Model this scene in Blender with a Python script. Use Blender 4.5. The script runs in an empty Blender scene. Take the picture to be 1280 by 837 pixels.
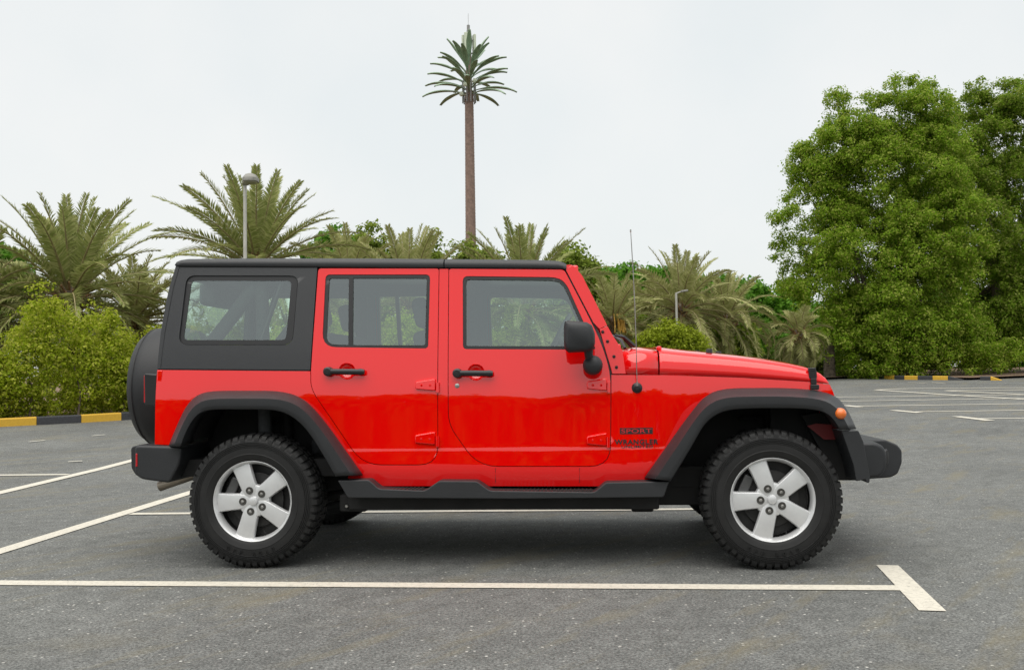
import bpy, bmesh, math, random
import numpy as np
from mathutils import Vector, Matrix
sc = bpy.context.scene
COL = sc.collection

# ------------------------------------------------------------------ camera
FOC, CAMH, PITCH, ROLL = 1190.0, 1.1044, 0.03978, 0.01313      # focal length in 1280-wide pixels, height in m
_f = Vector((0, math.cos(PITCH), math.sin(PITCH))); _r = Vector((1, 0, 0)); _u = _r.cross(_f)
CR = _r * math.cos(ROLL) - _u * math.sin(ROLL); CU = _r * math.sin(ROLL) + _u * math.cos(ROLL)
cd = bpy.data.cameras.new('camera'); cam = bpy.data.objects.new('camera', cd); COL.objects.link(cam)
cd.sensor_width = 36.0; cd.lens = 36.0 * FOC / 1280.0; cd.clip_start = 0.05; cd.clip_end = 3000
cam.matrix_world = Matrix(((CR.x, CU.x, -_f.x, 0), (CR.y, CU.y, -_f.y, 0), (CR.z, CU.z, -_f.z, CAMH), (0, 0, 0, 1)))
sc.camera = cam

# ------------------------------------------------------------------ sky and sun
SUN_EL, SUN_AZ = math.radians(70), math.radians(198)           # azimuth clockwise from +Y
world = bpy.data.worlds.new('World'); sc.world = world; world.use_nodes = True
nt = world.node_tree; nt.nodes.clear()
sky = nt.nodes.new('ShaderNodeTexSky'); sky.sky_type = 'NISHITA'; sky.sun_disc = False
sky.sun_elevation = SUN_EL; sky.sun_rotation = SUN_AZ; sky.dust_density = 4.0
mx = nt.nodes.new('ShaderNodeMix'); mx.data_type = 'RGBA'; mx.inputs[0].default_value = 0.9
tcw = nt.nodes.new('ShaderNodeTexCoord'); nzw = nt.nodes.new('ShaderNodeTexNoise'); nzw.inputs['Scale'].default_value = 3.2; nzw.inputs['Detail'].default_value = 5
rmw = nt.nodes.new('ShaderNodeValToRGB'); rmw.color_ramp.elements[0].position = .38; rmw.color_ramp.elements[1].position = .66
rmw.color_ramp.elements[0].color = (.435, .452, .448, 1); rmw.color_ramp.elements[1].color = (.476, .478, .466, 1)    # thin white overcast veil, a little uneven
vmw = nt.nodes.new('ShaderNodeVectorMath'); vmw.operation = 'SCALE'; vmw.inputs['Scale'].default_value = 10.0
nt.links.new(tcw.outputs['Generated'], nzw.inputs['Vector']); nt.links.new(nzw.outputs[0], rmw.inputs[0]); nt.links.new(rmw.outputs[0], vmw.inputs[0]); nt.links.new(vmw.outputs[0], mx.inputs[7])
bg = nt.nodes.new('ShaderNodeBackground'); bg.inputs[1].default_value = 0.1
wo = nt.nodes.new('ShaderNodeOutputWorld')
nt.links.new(sky.outputs[0], mx.inputs[6]); nt.links.new(mx.outputs[2], bg.inputs[0]); nt.links.new(bg.outputs[0], wo.inputs[0])
sl = bpy.data.lights.new('sun', 'SUN'); sl.energy = 1.5; sl.angle = math.radians(80); sl.color = (1.0, 0.965, 0.91)
so = bpy.data.objects.new('sun', sl); COL.objects.link(so)
sd = Vector((math.sin(SUN_AZ) * math.cos(SUN_EL), math.cos(SUN_AZ) * math.cos(SUN_EL), math.sin(SUN_EL)))
so.rotation_euler = sd.to_track_quat('Z', 'Y').to_euler(); so.location = sd * 60
vs = sc.view_settings; vs.view_transform = 'Standard'; vs.look = 'None'; vs.exposure = 1.0; vs.gamma = 1; vs.use_curve_mapping = False
sc.render.engine = 'CYCLES'; sc.cycles.use_denoising = True; sc.cycles.denoising_prefilter = 'NONE'
try: sc.cycles.denoiser = 'OPENIMAGEDENOISE'
except Exception: pass
sc.cycles.max_bounces = 8; sc.cycles.transparent_max_bounces = 16; sc.cycles.caustics_reflective = False; sc.cycles.caustics_refractive = False

# ------------------------------------------------------------------ materials
def nmat(name):
    m = bpy.data.materials.new(name); m.use_nodes = True
    return m, m.node_tree, m.node_tree.nodes['Principled BSDF']
def pmat(name, col, rough=0.5, metal=0.0, spec=0.5, coat=0.0, var=0.0, scale=8.0, bump=0.0, bscale=200.0, rvar=0.0):
    m, t, b = nmat(name)
    b.inputs['Roughness'].default_value = rough; b.inputs['Metallic'].default_value = metal
    b.inputs['Specular IOR Level'].default_value = spec
    b.inputs['Coat Weight'].default_value = coat; b.inputs['Coat Roughness'].default_value = 0.02
    b.inputs['Base Color'].default_value = (*col, 1)
    tc = t.nodes.new('ShaderNodeTexCoord')
    if var > 0 or rvar > 0:
        n = t.nodes.new('ShaderNodeTexNoise'); n.inputs['Scale'].default_value = scale; n.inputs['Detail'].default_value = 6
        t.links.new(tc.outputs['Object'], n.inputs['Vector'])
        if var > 0:
            r = t.nodes.new('ShaderNodeValToRGB')
            r.color_ramp.elements[0].position = .3; r.color_ramp.elements[1].position = .7
            r.color_ramp.elements[0].color = (*[c * (1 - var) for c in col], 1); r.color_ramp.elements[1].color = (*[min(1, c * (1 + var)) for c in col], 1)
            t.links.new(n.outputs[0], r.inputs[0]); t.links.new(r.outputs[0], b.inputs['Base Color'])
        if rvar > 0:
            q = t.nodes.new('ShaderNodeMapRange'); q.inputs[3].default_value = rough - rvar; q.inputs[4].default_value = rough + rvar
            t.links.new(n.outputs[0], q.inputs[0]); t.links.new(q.outputs[0], b.inputs['Roughness'])
    if bump > 0:
        n2 = t.nodes.new('ShaderNodeTexNoise'); n2.inputs['Scale'].default_value = bscale; n2.inputs['Detail'].default_value = 3
        t.links.new(tc.outputs['Object'], n2.inputs['Vector'])
        bp = t.nodes.new('ShaderNodeBump'); bp.inputs['Strength'].default_value = bump; bp.inputs['Distance'].default_value = 0.002
        t.links.new(n2.outputs[0], bp.inputs['Height']); t.links.new(bp.outputs[0], b.inputs['Normal'])
    return m
def leafmat(name, c0, c1, c2, trans=0.3, rough=0.55):
    m, t, b = nmat(name)
    g = t.nodes.new('ShaderNodeNewGeometry'); r = t.nodes.new('ShaderNodeValToRGB'); e = r.color_ramp.elements
    e[0].color = (*c0, 1); e[1].color = (*c2, 1); k = e.new(.5); k.color = (*c1, 1)
    t.links.new(g.outputs['Random Per Island'], r.inputs[0]); t.links.new(r.outputs[0], b.inputs['Base Color'])
    b.inputs['Roughness'].default_value = rough; b.inputs['Specular IOR Level'].default_value = .12
    tr = t.nodes.new('ShaderNodeBsdfTranslucent'); t.links.new(r.outputs[0], tr.inputs[0])
    ms = t.nodes.new('ShaderNodeMixShader'); ms.inputs[0].default_value = trans
    o = t.nodes['Material Output']
    t.links.new(b.outputs[0], ms.inputs[1]); t.links.new(tr.outputs[0], ms.inputs[2]); t.links.new(ms.outputs[0], o.inputs[0])
    return m
def glassmat(name, tint, refl=1.0):
    m, t, b = nmat(name); t.nodes.remove(b)
    tr = t.nodes.new('ShaderNodeBsdfTransparent'); tr.inputs[0].default_value = (*tint, 1)
    gl = t.nodes.new('ShaderNodeBsdfGlossy'); gl.inputs['Roughness'].default_value = 0.01; gl.inputs[0].default_value = (.92, 1, 1, 1)
    fr = t.nodes.new('ShaderNodeFresnel'); fr.inputs[0].default_value = 1.52
    mu = t.nodes.new('ShaderNodeMath'); mu.operation = 'MULTIPLY'; mu.inputs[1].default_value = 2.0 * refl; mu.use_clamp = True
    ms = t.nodes.new('ShaderNodeMixShader')
    t.links.new(fr.outputs[0], mu.inputs[0]); t.links.new(mu.outputs[0], ms.inputs[0])
    t.links.new(tr.outputs[0], ms.inputs[1]); t.links.new(gl.outputs[0], ms.inputs[2]); t.links.new(ms.outputs[0], t.nodes['Material Output'].inputs[0])
    return m
M = {}
M['red'] = pmat('red_paint', (0.78, 0.0015, 0.0015), .4, 0, 0, 1.0)
M['red'].node_tree.nodes['Principled BSDF'].inputs['Coat IOR'].default_value = 1.75
M['top'] = pmat('hardtop_grain', (0.0240, 0.0255, 0.0280), .42, 0, .5, bump=.25, bscale=700, rvar=.05)
M['plastic'] = pmat('black_grained_plastic', (0.0175, 0.0188, 0.0210), .5, 0, .5, bump=.3, bscale=600, var=.12, scale=5)
M['trim'] = pmat('black_trim', (0.012, 0.012, 0.013), .38)
M['under'] = pmat('dark_underbody', (0.010, 0.010, 0.010), .8, var=.4, scale=6)
M['rubber'] = pmat('tyre_rubber', (0.0125, 0.0125, 0.0125), .6, 0, .35, var=.25, scale=9, bump=.2, bscale=300)
M['alloy'] = pmat('silver_alloy', (0.72, 0.725, 0.73), .36, .5, .5, var=.04, scale=20)
M['steel'] = pmat('steel', (0.42, 0.41, 0.39), .38, 1.0, var=.15, scale=14)
M['disc'] = pmat('brake_metal', (0.12, 0.12, 0.12), .5, .8, var=.3, scale=10)
M['brake'] = pmat('brake_dark', (0.035, 0.034, 0.033), .6, .3, var=.3, scale=10)
M['recess'] = pmat('lug_recess_grey', (0.06, 0.058, 0.052), .6, .3)
M['exhaust'] = pmat('exhaust_steel', (0.30, 0.26, 0.21), .45, .9, var=.25, scale=12)
M['seat'] = pmat('seat_fabric', (0.075, 0.078, 0.082), .9, var=.15, scale=40)
M['grey'] = pmat('grey_interior_plastic', (0.10, 0.105, 0.11), .6)
M['glass'] = glassmat('tinted_glass', (0.82, 0.98, 0.87), 2.3)
M['darkglass'] = glassmat('quarter_glass', (0.80, 0.96, 0.85), 2.2)
M['cover'] = pmat('vinyl_cover', (0.014, 0.0148, 0.0165), .55, bump=.35, bscale=25)
M['amber'] = pmat('amber_lens', (0.75, 0.16, 0.02), .15, coat=.6)
M['redlens'] = pmat('red_lens', (0.45, 0.01, 0.015), .15, coat=.6)
M['clear'] = pmat('headlamp_lens', (0.7, 0.7, 0.7), .08, .4, coat=.5)
M['decal'] = pmat('black_decal', (0.012, 0.012, 0.013), .4)
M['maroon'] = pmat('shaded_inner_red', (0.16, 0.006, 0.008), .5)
M['deepred'] = pmat('red_decal', (0.55, 0.012, 0.014), .35)
M['mirror'] = pmat('mirror_glass', (0.85, 0.88, 0.9), .02, 1.0)

# ------------------------------------------------------------------ mesh helpers
def link(name, me, m=None, parent=None):
    o = bpy.data.objects.new(name, me); COL.objects.link(o)
    if m is not None:
        for k in (m if isinstance(m, (list, tuple)) else [m]): me.materials.append(k)
    if parent: o.parent = parent
    return o
def tag(o, label=None, cat=None, group=None, kind=None):
    if label: o['label'] = label
    if cat: o['category'] = cat
    if group: o['group'] = group
    if kind: o['kind'] = kind
    return o
def empty(name, loc=(0, 0, 0), rz=0.0, parent=None):
    o = bpy.data.objects.new(name, None); COL.objects.link(o); o.location = loc; o.rotation_euler = (0, 0, rz); o.empty_display_size = .3
    if parent: o.parent = parent
    return o
class MB:
    def __init__(s): s.v = []; s.f = []; s.mi = []; s.cur = 0
    def add(s, vs, fs):
        n = len(s.v); s.v += [tuple(v) for v in vs]
        for f in fs: s.f.append(tuple(i + n for i in f)); s.mi.append(s.cur)
    def box(s, c, d, rot=None):
        R = rot or Matrix.Identity(3); c = Vector(c)
        vs = [c + R @ Vector((x * d[0] / 2, y * d[1] / 2, z * d[2] / 2)) for x in (-1, 1) for y in (-1, 1) for z in (-1, 1)]
        s.add(vs, [(0, 1, 3, 2), (4, 6, 7, 5), (0, 4, 5, 1), (2, 3, 7, 6), (0, 2, 6, 4), (1, 5, 7, 3)])
    def tube(s, path, r, seg=10, cap=True):
        P = [Vector(p) for p in path]; n = len(P); rr = r if isinstance(r, (list, tuple)) else [r] * n
        rings = []; ref = None
        for i in range(n):
            d = (P[min(i + 1, n - 1)] - P[max(i - 1, 0)]).normalized()
            if ref is None: ref = d.orthogonal().normalized()
            a = (ref - d * ref.dot(d)).normalized(); ref = a; b = d.cross(a)
            rings.append([P[i] + (a * math.cos(t) + b * math.sin(t)) * rr[i] for t in [2 * math.pi * k / seg for k in range(seg)]])
        vs = [v for q in rings for v in q]
        fs = [(i * seg + k, i * seg + (k + 1) % seg, (i + 1) * seg + (k + 1) % seg, (i + 1) * seg + k) for i in range(n - 1) for k in range(seg)]
        if cap: fs += [tuple(range(seg))[::-1], tuple((n - 1) * seg + k for k in range(seg))]
        s.add(vs, fs)
    def lathe(s, prof, c, axis='y', seg=48, close=False):
        # prof = (radius, offset along the axis)
        c = Vector(c); n = len(prof); vs = []
        for k in range(seg):
            t = 2 * math.pi * k / seg; a, b = math.cos(t), math.sin(t)
            for r, o in prof:
                vs.append(c + (Vector((r * a, o, r * b)) if axis == 'y' else Vector((o, r * a, r * b)) if axis == 'x' else Vector((r * a, r * b, o))))
        m = n if close else n - 1
        fs = [(k * n + i, k * n + (i + 1) % n, ((k + 1) % seg) * n + (i + 1) % n, ((k + 1) % seg) * n + i) for k in range(seg) for i in range(m)]
        s.add(vs, fs)
    def loft(s, rows, closed=False, caps=False):
        n = len(rows[0]); vs = [p for r in rows for p in r]; m = n if closed else n - 1
        fs = [(i * n + j, i * n + (j + 1) % n, (i + 1) * n + (j + 1) % n, (i + 1) * n + j) for i in range(len(rows) - 1) for j in range(m)]
        if caps: fs += [tuple(range(n))[::-1], tuple((len(rows) - 1) * n + k for k in range(n))]
        s.add(vs, fs)
    def prism(s, pts0, pts1):
        n = len(pts0); s.add(list(pts0) + list(pts1), [tuple(range(n)), tuple(range(n, 2 * n))[::-1]] + [(i, i + n, (i + 1) % n + n, (i + 1) % n) for i in range(n)])
    def build(s, name, m=None, parent=None, smooth=True, bevel=0.0, seg=2, recalc=True, angle=35, mirror=None):
        V = s.v
        me = bpy.data.meshes.new(name); me.from_pydata(V, [], s.f); me.update()
        if mirror is not None: pass
        if any(s.mi): me.polygons.foreach_set('material_index', s.mi)
        o = link(name, me, m, parent); finish(o, smooth, bevel, seg, recalc, angle)
        return o
def finish(o, smooth=True, bevel=0.0, seg=2, recalc=True, angle=35):
    me = o.data
    if recalc:
        bm = bmesh.new(); bm.from_mesh(me); bmesh.ops.recalc_face_normals(bm, faces=bm.faces[:]); bm.to_mesh(me); bm.free()
    if smooth:
        me.polygons.foreach_set('use_smooth', [True] * len(me.polygons))
        if bevel <= 0:
            try: me.set_sharp_from_angle(angle=math.radians(angle))
            except Exception: pass
    if bevel > 0:
        b = o.modifiers.new('bevel', 'BEVEL'); b.width = bevel; b.segments = seg; b.limit_method = 'ANGLE'; b.angle_limit = math.radians(angle)
        b.harden_normals = smooth; b.use_clamp_overlap = True
def mirrored(o, W, name=None, parent=None):
    """The same part on the other side of the car (y -> W - y)."""
    me = o.data.copy(); me.transform(Matrix.Translation((0, W, 0)) @ Matrix.Scale(-1, 4, (0, 1, 0))); me.flip_normals()
    c = o.copy(); c.data = me; COL.objects.link(c); c.parent = parent or o.parent
    if name: c.name = name
    return c
def rp(pts, k=5):
    """Closed polygon with rounded corners: (x, y) or (x, y, r)."""
    out = []; n = len(pts)
    for i, p in enumerate(pts):
        if len(p) < 3 or p[2] <= 0: out.append((p[0], p[1])); continue
        a, b, c = Vector(pts[i - 1][:2]), Vector(p[:2]), Vector(pts[(i + 1) % n][:2])
        d0 = min(p[2], (a - b).length * .48); d1 = min(p[2], (c - b).length * .48)
        q0 = b + (a - b).normalized() * d0; q1 = b + (c - b).normalized() * d1
        for j in range(k + 1):
            t = j / k; out.append(tuple(q0 * (1 - t) ** 2 + b * 2 * t * (1 - t) + q1 * t * t))
    return out
def inset2(poly, d):
    """Shrink a closed 2-D polygon by d."""
    n = len(poly); A = sum(poly[i][0] * poly[(i + 1) % n][1] - poly[(i + 1) % n][0] * poly[i][1] for i in range(n)); sg = 1 if A > 0 else -1
    out = []
    for i in range(n):
        a, b, c = Vector(poly[i - 1]), Vector(poly[i]), Vector(poly[(i + 1) % n])
        e0 = (b - a).normalized(); e1 = (c - b).normalized()
        n0 = Vector((-e0.y, e0.x)) * sg; n1 = Vector((-e1.y, e1.x)) * sg; m = n0 + n1
        m = m / max(.4, m.dot(n0)) if m.length > 1e-6 else n0
        out.append(tuple(b + m * d))
    return out
def resample(pts, n):
    P = np.array(pts, float); L = np.r_[0, np.cumsum(np.hypot(*np.diff(P, axis=0).T))]; t = np.linspace(0, L[-1], n)
    return np.stack([np.interp(t, L, P[:, 0]), np.interp(t, L, P[:, 1])], 1)
def smooth_path(pts, n, it=2):
    P = resample(pts, n)
    for _ in range(it): P[1:-1] = .25 * P[:-2] + .5 * P[1:-1] + .25 * P[2:]
    return P
def sheet_bm(outer, holes, mapf, thick, cu=(), cv=()):
    """2-D outline with holes -> solid curved panel; mapf(u, v, depth) gives the 3-D point."""
    bm = bmesh.new(); es = []
    for loop in [outer] + list(holes):
        vv = [bm.verts.new((p[0], p[1], 0)) for p in loop]
        es += [bm.edges.new((vv[i], vv[(i + 1) % len(vv)])) for i in range(len(vv))]
    bmesh.ops.triangle_fill(bm, edges=es, use_beauty=True, normal=(0, 0, 1))
    for no, cuts in (((0, 1, 0), cv), ((1, 0, 0), cu)):
        for c in cuts:
            co = (0, c, 0) if no[1] else (c, 0, 0)
            bmesh.ops.bisect_plane(bm, geom=bm.verts[:] + bm.edges[:] + bm.faces[:], dist=1e-6, plane_co=co, plane_no=no)
    if thick:
        ret = bmesh.ops.extrude_face_region(bm, geom=bm.faces[:])
        for v in ret['geom']:
            if isinstance(v, bmesh.types.BMVert): v.co.z = thick
    for v in bm.verts: v.co = mapf(v.co.x, v.co.y, v.co.z)
    bmesh.ops.recalc_face_normals(bm, faces=bm.faces[:])
    return bm
def bm_obj(bm, name, m, parent, bevel=0.0, seg=2, angle=40):
    me = bpy.data.meshes.new(name); bm.to_mesh(me); bm.free()
    o = link(name, me, m, parent); finish(o, True, bevel, seg, False, angle); return o

# ------------------------------------------------------------------ pixel rays to metres (traced outlines -> true positions)
CX, CY, CYAW = -0.04177, 5.39826, 0.07932                        # car: mid wheelbase at the outer right wheel face
cyw, syw = math.cos(CYAW), math.sin(CYAW)
def ray(px, py): return _f + CR * ((px - 640) / FOC) - CU * ((py - 418.5) / FOC)
def ground(px, py, z=0.0):
    d = ray(px, py); t = (z - CAMH) / d.z; return Vector((0, 0, CAMH)) + d * t
def atY(px, py, Y):
    d = ray(px, py); return Vector((0, 0, CAMH)) + d * (Y / d.y)
def to_local(w):
    dx, dy = w[0] - CX, w[1] - CY; return Vector((cyw * dx - syw * dy, syw * dx + cyw * dy, w[2]))
_o = to_local((0, 0, CAMH))
def SP(px, py, y):
    """Point of the car's own frame (x forward, y away from the viewer, z up) on the plane y seen at a pixel of the photo."""
    d = ray(px, py); dl = Vector((cyw * d.x - syw * d.y, syw * d.x + cyw * d.y, d.z)); return _o + dl * ((y - _o.y) / dl.y)
W = 1.827                                                        # overall width over the tyres
_zz = np.linspace(.2, 1.95, 400)
_sl = np.interp(_zz, [.2, .50, .555, .575, .650, .667, .684, .75, .80, .90, .945, .985, 1.05, 1.14, 1.22, 1.3, 1.95], [-.25, -.2, -.03, .058, .051, .120, .049, .042, .038, .029, .032, .058, .095, .115, .128, .15, .16])
_yy = np.r_[0, np.cumsum((_sl[1:] + _sl[:-1]) / 2 * np.diff(_zz))]; _yy = _yy - np.interp(.8, _zz, _yy) + .105
XT0, XT1 = .62, 1.85
def side_y(x, z):
    t = max(0.0, x - XT0) / (XT1 - XT0); return float(np.interp(z, _zz, _yy)) + .15 * t * min(1, t * 2.2 + .2) * .9
def S(px, py, off=0.0):
    y = .11 + off
    for _ in range(8):
        q = SP(px, py, y); y = side_y(q.x, q.z) + off
    return SP(px, py, y)
def pxof(L):
    w = Vector((CX + cyw * L[0] + syw * L[1], CY - syw * L[0] + cyw * L[1], L[2])) - Vector((0, 0, CAMH)); return 640 + FOC * w.dot(CR) / w.dot(_f), 418.5 - FOC * w.dot(CU) / w.dot(_f)
def S2(pts, off=0.0): return [(q.x, q.z) for q in (S(p[0], p[1], off) for p in pts)]
ZC = sorted(list(np.arange(.501, 1.85, .03)) + [.650, .656, .662, .667, .672, .678, .684])
XC = list(np.arange(.56, 1.9, .06))
def side_map(off): return lambda u, v, w: Vector((u, side_y(u, v) + off + w, v))
def side_panel(name, px_outer, px_holes, m, parent, off=0.0, thick=.03, bevel=.004, inset=0.0, seg=2, cuts=True):
    o2 = S2(px_outer, off)
    if inset: o2 = inset2(o2, inset)
    us = [p[0] for p in o2]
    bm = sheet_bm(o2, [S2(h, off) for h in px_holes], side_map(off), thick, [x for x in XC if min(us) < x < max(us)] if cuts else [], ZC if cuts else [])
    return bm_obj(bm, name, m, parent, bevel, seg)
def plate(name, px_pts, y0, y1, m, parent, bevel=.006, seg=3):
    """Traced side outline on plane y0, extruded straight across to y1."""
    P = [SP(p[0], p[1], y0) for p in px_pts]; b = MB(); b.prism(P, [Vector((p.x, y1, p.z)) for p in P])
    return b.build(name, m, parent, True, bevel, seg)

# ================================================================== ground, markings, kerbs
SL, Y0S, Y1S = .021, 12.0, 62.0
def gz(Y):
    if Y <= Y0S - 2: return 0.0
    if Y < Y0S + 2: t = Y - (Y0S - 2); return SL * t * t / 8
    return SL * (min(Y, Y1S) - Y0S)
def gp(px, py, dz=0.0):
    """Point of the (gently rising) ground seen at a pixel."""
    d = ray(px, py); a, b = .5, 400.0
    for _ in range(60):
        m = (a + b) / 2; z = CAMH + d.z / d.y * m
        if z > gz(m) + dz: a = m
        else: b = m
    return Vector((d.x / d.y * a, a, gz(a) + dz))
def asphalt():
    m, t, b = nmat('asphalt'); N = t.nodes; Lk = t.links.new
    tc = N.new('ShaderNodeTexCoord'); geo = tc.outputs['Object']
    def noise(sc_, det=4, rough=.5):
        n = N.new('ShaderNodeTexNoise'); n.inputs['Scale'].default_value = sc_; n.inputs['Detail'].default_value = det; n.inputs['Roughness'].default_value = rough; Lk(geo, n.inputs['Vector']); return n.outputs[0]
    def ramp(s, p0, c0, p1, c1):
        r = N.new('ShaderNodeValToRGB'); r.color_ramp.elements[0].position = p0; r.color_ramp.elements[1].position = p1
        r.color_ramp.elements[0].color = (*c0, 1); r.color_ramp.elements[1].color = (*c1, 1); Lk(s, r.inputs[0]); return r.outputs[0]
    def mix(mode, f, a, c):
        x = N.new('ShaderNodeMix'); x.data_type = 'RGBA'; x.blend_type = mode
        for s, i in ((f, 0), (a, 6), (c, 7)):
            if isinstance(s, float): x.inputs[i].default_value = s
            elif isinstance(s, tuple): x.inputs[i].default_value = (*s, 1)
            else: Lk(s, x.inputs[i])
        return x.outputs[2]
    base = ramp(noise(80, 5, .85), .35, (.050, .052, .050), .66, (.235, .239, .229))
    big = ramp(noise(.55, 5), .35, (.86, .86, .86), .65, (1.10, 1.10, 1.09))
    c = mix('MULTIPLY', 1.0, base, big)
    mid = ramp(noise(9, 4), .35, (.88, .88, .88), .65, (1.1, 1.1, 1.1)); c = mix('MULTIPLY', 1.0, c, mid)
    v = N.new('ShaderNodeTexVoronoi'); v.inputs['Scale'].default_value = 26; Lk(geo, v.inputs['Vector'])
    sp = ramp(v.outputs['Distance'], .11, (1, 1, 1), .19, (0, 0, 0))
    sel = N.new('ShaderNodeSeparateColor'); Lk(v.outputs['Color'], sel.inputs[0])
    th = N.new('ShaderNodeMath'); th.operation = 'GREATER_THAN'; th.inputs[1].default_value = .70; Lk(sel.outputs[0], th.inputs[0])
    mu = N.new('ShaderNodeMath'); mu.operation = 'MULTIPLY'; Lk(sp, mu.inputs[0]); Lk(th.outputs[0], mu.inputs[1])
    mu2 = N.new('ShaderNodeMath'); mu2.operation = 'MULTIPLY'; mu2.inputs[1].default_value = .85; Lk(mu.outputs[0], mu2.inputs[0])
    c = mix('MIX', mu2.outputs[0], c, (.50, .49, .45))
    v2 = N.new('ShaderNodeTexVoronoi'); v2.inputs['Scale'].default_value = 125; Lk(geo, v2.inputs['Vector']); s2 = N.new('ShaderNodeSeparateColor'); Lk(v2.outputs['Color'], s2.inputs[0])
    c = mix('MULTIPLY', 1.0, c, ramp(s2.outputs[0], 0.0, (.70, .70, .70), 1.0, (1.30, 1.30, 1.30)))
    mr_ = N.new('ShaderNodeMapping'); mr_.inputs['Rotation'].default_value = (0, 0, math.radians(-52)); Lk(geo, mr_.inputs['Vector']); mp = N.new('ShaderNodeMapping'); mp.inputs['Scale'].default_value = (.6, 2.8, 1); mp.inputs['Location'].default_value = (.35, 1.9, 0); Lk(mr_.outputs[0], mp.inputs['Vector'])
    sn = N.new('ShaderNodeTexNoise'); sn.inputs['Scale'].default_value = 1.1; sn.inputs['Detail'].default_value = 6; sn.inputs['Roughness'].default_value = .65; Lk(mp.outputs[0], sn.inputs['Vector'])
    c = mix('MIX', ramp(sn.outputs[0], .54, (0, 0, 0), .70, (.55, .55, .55)), c, (.19, .165, .10))    # sandy streaks
    c = mix('MULTIPLY', 1.0, c, ramp(sn.outputs[0], .30, (.80, .80, .79), .46, (1, 1, 1)))
    st = ramp(noise(.9, 6, .7), .56, (0, 0, 0), .74, (.40, .40, .40)); c = mix('MIX', st, c, (.185, .165, .115))   # dusty sand stains
    Lk(c, b.inputs['Base Color']); b.inputs['Roughness'].default_value = .85; b.inputs['Specular IOR Level'].default_value = .25
    bp = N.new('ShaderNodeBump'); bp.inputs['Strength'].default_value = .5; bp.inputs['Distance'].default_value = .006; Lk(noise(150, 3, .7), bp.inputs['Height']); Lk(bp.outputs[0], b.inputs['Normal'])
    return m
M['asphalt'] = asphalt()
def paint(name, col, wear, chips=0.0):
    m, t, b = nmat(name); N = t.nodes; tc = N.new('ShaderNodeTexCoord'); n = N.new('ShaderNodeTexNoise'); n.inputs['Scale'].default_value = 30; n.inputs['Detail'].default_value = 7; n.inputs['Roughness'].default_value = .7
    t.links.new(tc.outputs['Object'], n.inputs['Vector']); r = N.new('ShaderNodeValToRGB'); r.color_ramp.elements[0].position = .3; r.color_ramp.elements[1].position = .55
    r.color_ramp.elements[0].color = (*[c * wear for c in col], 1); r.color_ramp.elements[1].color = (*col, 1)
    t.links.new(n.outputs[0], r.inputs[0]); out = r.outputs[0]
    if chips > 0:
        n3 = N.new('ShaderNodeTexNoise'); n3.inputs['Scale'].default_value = 55; n3.inputs['Detail'].default_value = 6; n3.inputs['Roughness'].default_value = .75; t.links.new(tc.outputs['Object'], n3.inputs['Vector'])
        q = N.new('ShaderNodeValToRGB'); q.color_ramp.elements[0].position = chips; q.color_ramp.elements[1].position = chips + .05; t.links.new(n3.outputs[0], q.inputs[0])
        xm = N.new('ShaderNodeMix'); xm.data_type = 'RGBA'; xm.inputs[7].default_value = (.17, .168, .155, 1); t.links.new(q.outputs[0], xm.inputs[0]); t.links.new(out, xm.inputs[6]); out = xm.outputs[2]
    t.links.new(out, b.inputs['Base Color']); b.inputs['Roughness'].default_value = .75
    bp = N.new('ShaderNodeBump'); bp.inputs['Strength'].default_value = .3; bp.inputs['Distance'].default_value = .004; t.links.new(n.outputs[0], bp.inputs['Height']); t.links.new(bp.outputs[0], b.inputs['Normal'])
    return m
M['line'] = paint('line_paint', (.60, .565, .48), .74, .60)
M['kyellow'] = paint('kerb_yellow', (.62, .37, .035), .8); M['kblack'] = paint('kerb_black', (.035, .036, .04), 1.6)
M['soil'] = pmat('soil', (.17, .11, .07), .95, var=.35, scale=3, bump=.6, bscale=12)
M['grass'] = leafmat('grass_blades', (.05, .09, .015), (.07, .12, .02), (.10, .13, .03))
ys = [-80, -20, 0, 4, 8] + list(np.arange(10, 14.2, .5)) + [20, 30, 40, 50, 61, 62, 63, 120, 900]
xs = [-900, -60, -20, -8, 0, 8, 20, 60, 900]
b = MB(); b.loft([[Vector((x, y, gz(y))) for x in xs] for y in ys]); gobj = b.build('ground', M['asphalt'], None, True, 0, 2, False); tag(gobj, kind='structure')
if gobj.data.polygons[0].normal.z < 0: gobj.data.flip_normals()
# markings
mk = MB(); NL = [0]
def line(p, q, w, w2=None):
    NL[0] += 1; p, q = Vector(p), Vector(q); d = (q - p); d.z = 0; d.normalize(); n = Vector((-d.y, d.x, 0)); w2 = w2 or w
    k = max(1, int((q - p).length / 2)); rows = []
    for i in range(k + 1):
        c = p.lerp(q, i / k); ww = w + (w2 - w) * i / k; r = []
        for s in (-1, 1):
            v = c + n * s * ww / 2; r.append((v.x, v.y, gz(v.y) + .004 + .0004 * NL[0]))
        rows.append(r)
    mk.loft(rows)
def G(px, py): return gp(px, py, .004)
l1a, l1b = G(0, 727.6), G(1127, 734.0); dl = (l1b - l1a).normalized()
line(l1a - dl * .62, l1b, .112)
ta, tb = G(1109, 705.9), G(1165.8, 762.75); line(ta, tb, .118)
aa, ab = G(0, 688.4), G(236.2, 615.7); da = (ab - aa).normalized(); line(aa - da * .85, ab + da * 1.2, .125)
ba, bb = G(0, 615.3), G(162.5, 576.1); db = (bb - ba).normalized(); line(ba - db * 4.0, bb + db * 1.2, .14)
line(G(163, 641.9), G(862, 636), .095); e = G(862, 636); line(e, e + dl * .25, .095)
line(G(-200, 595.5), G(85, 592.8), .12)
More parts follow.
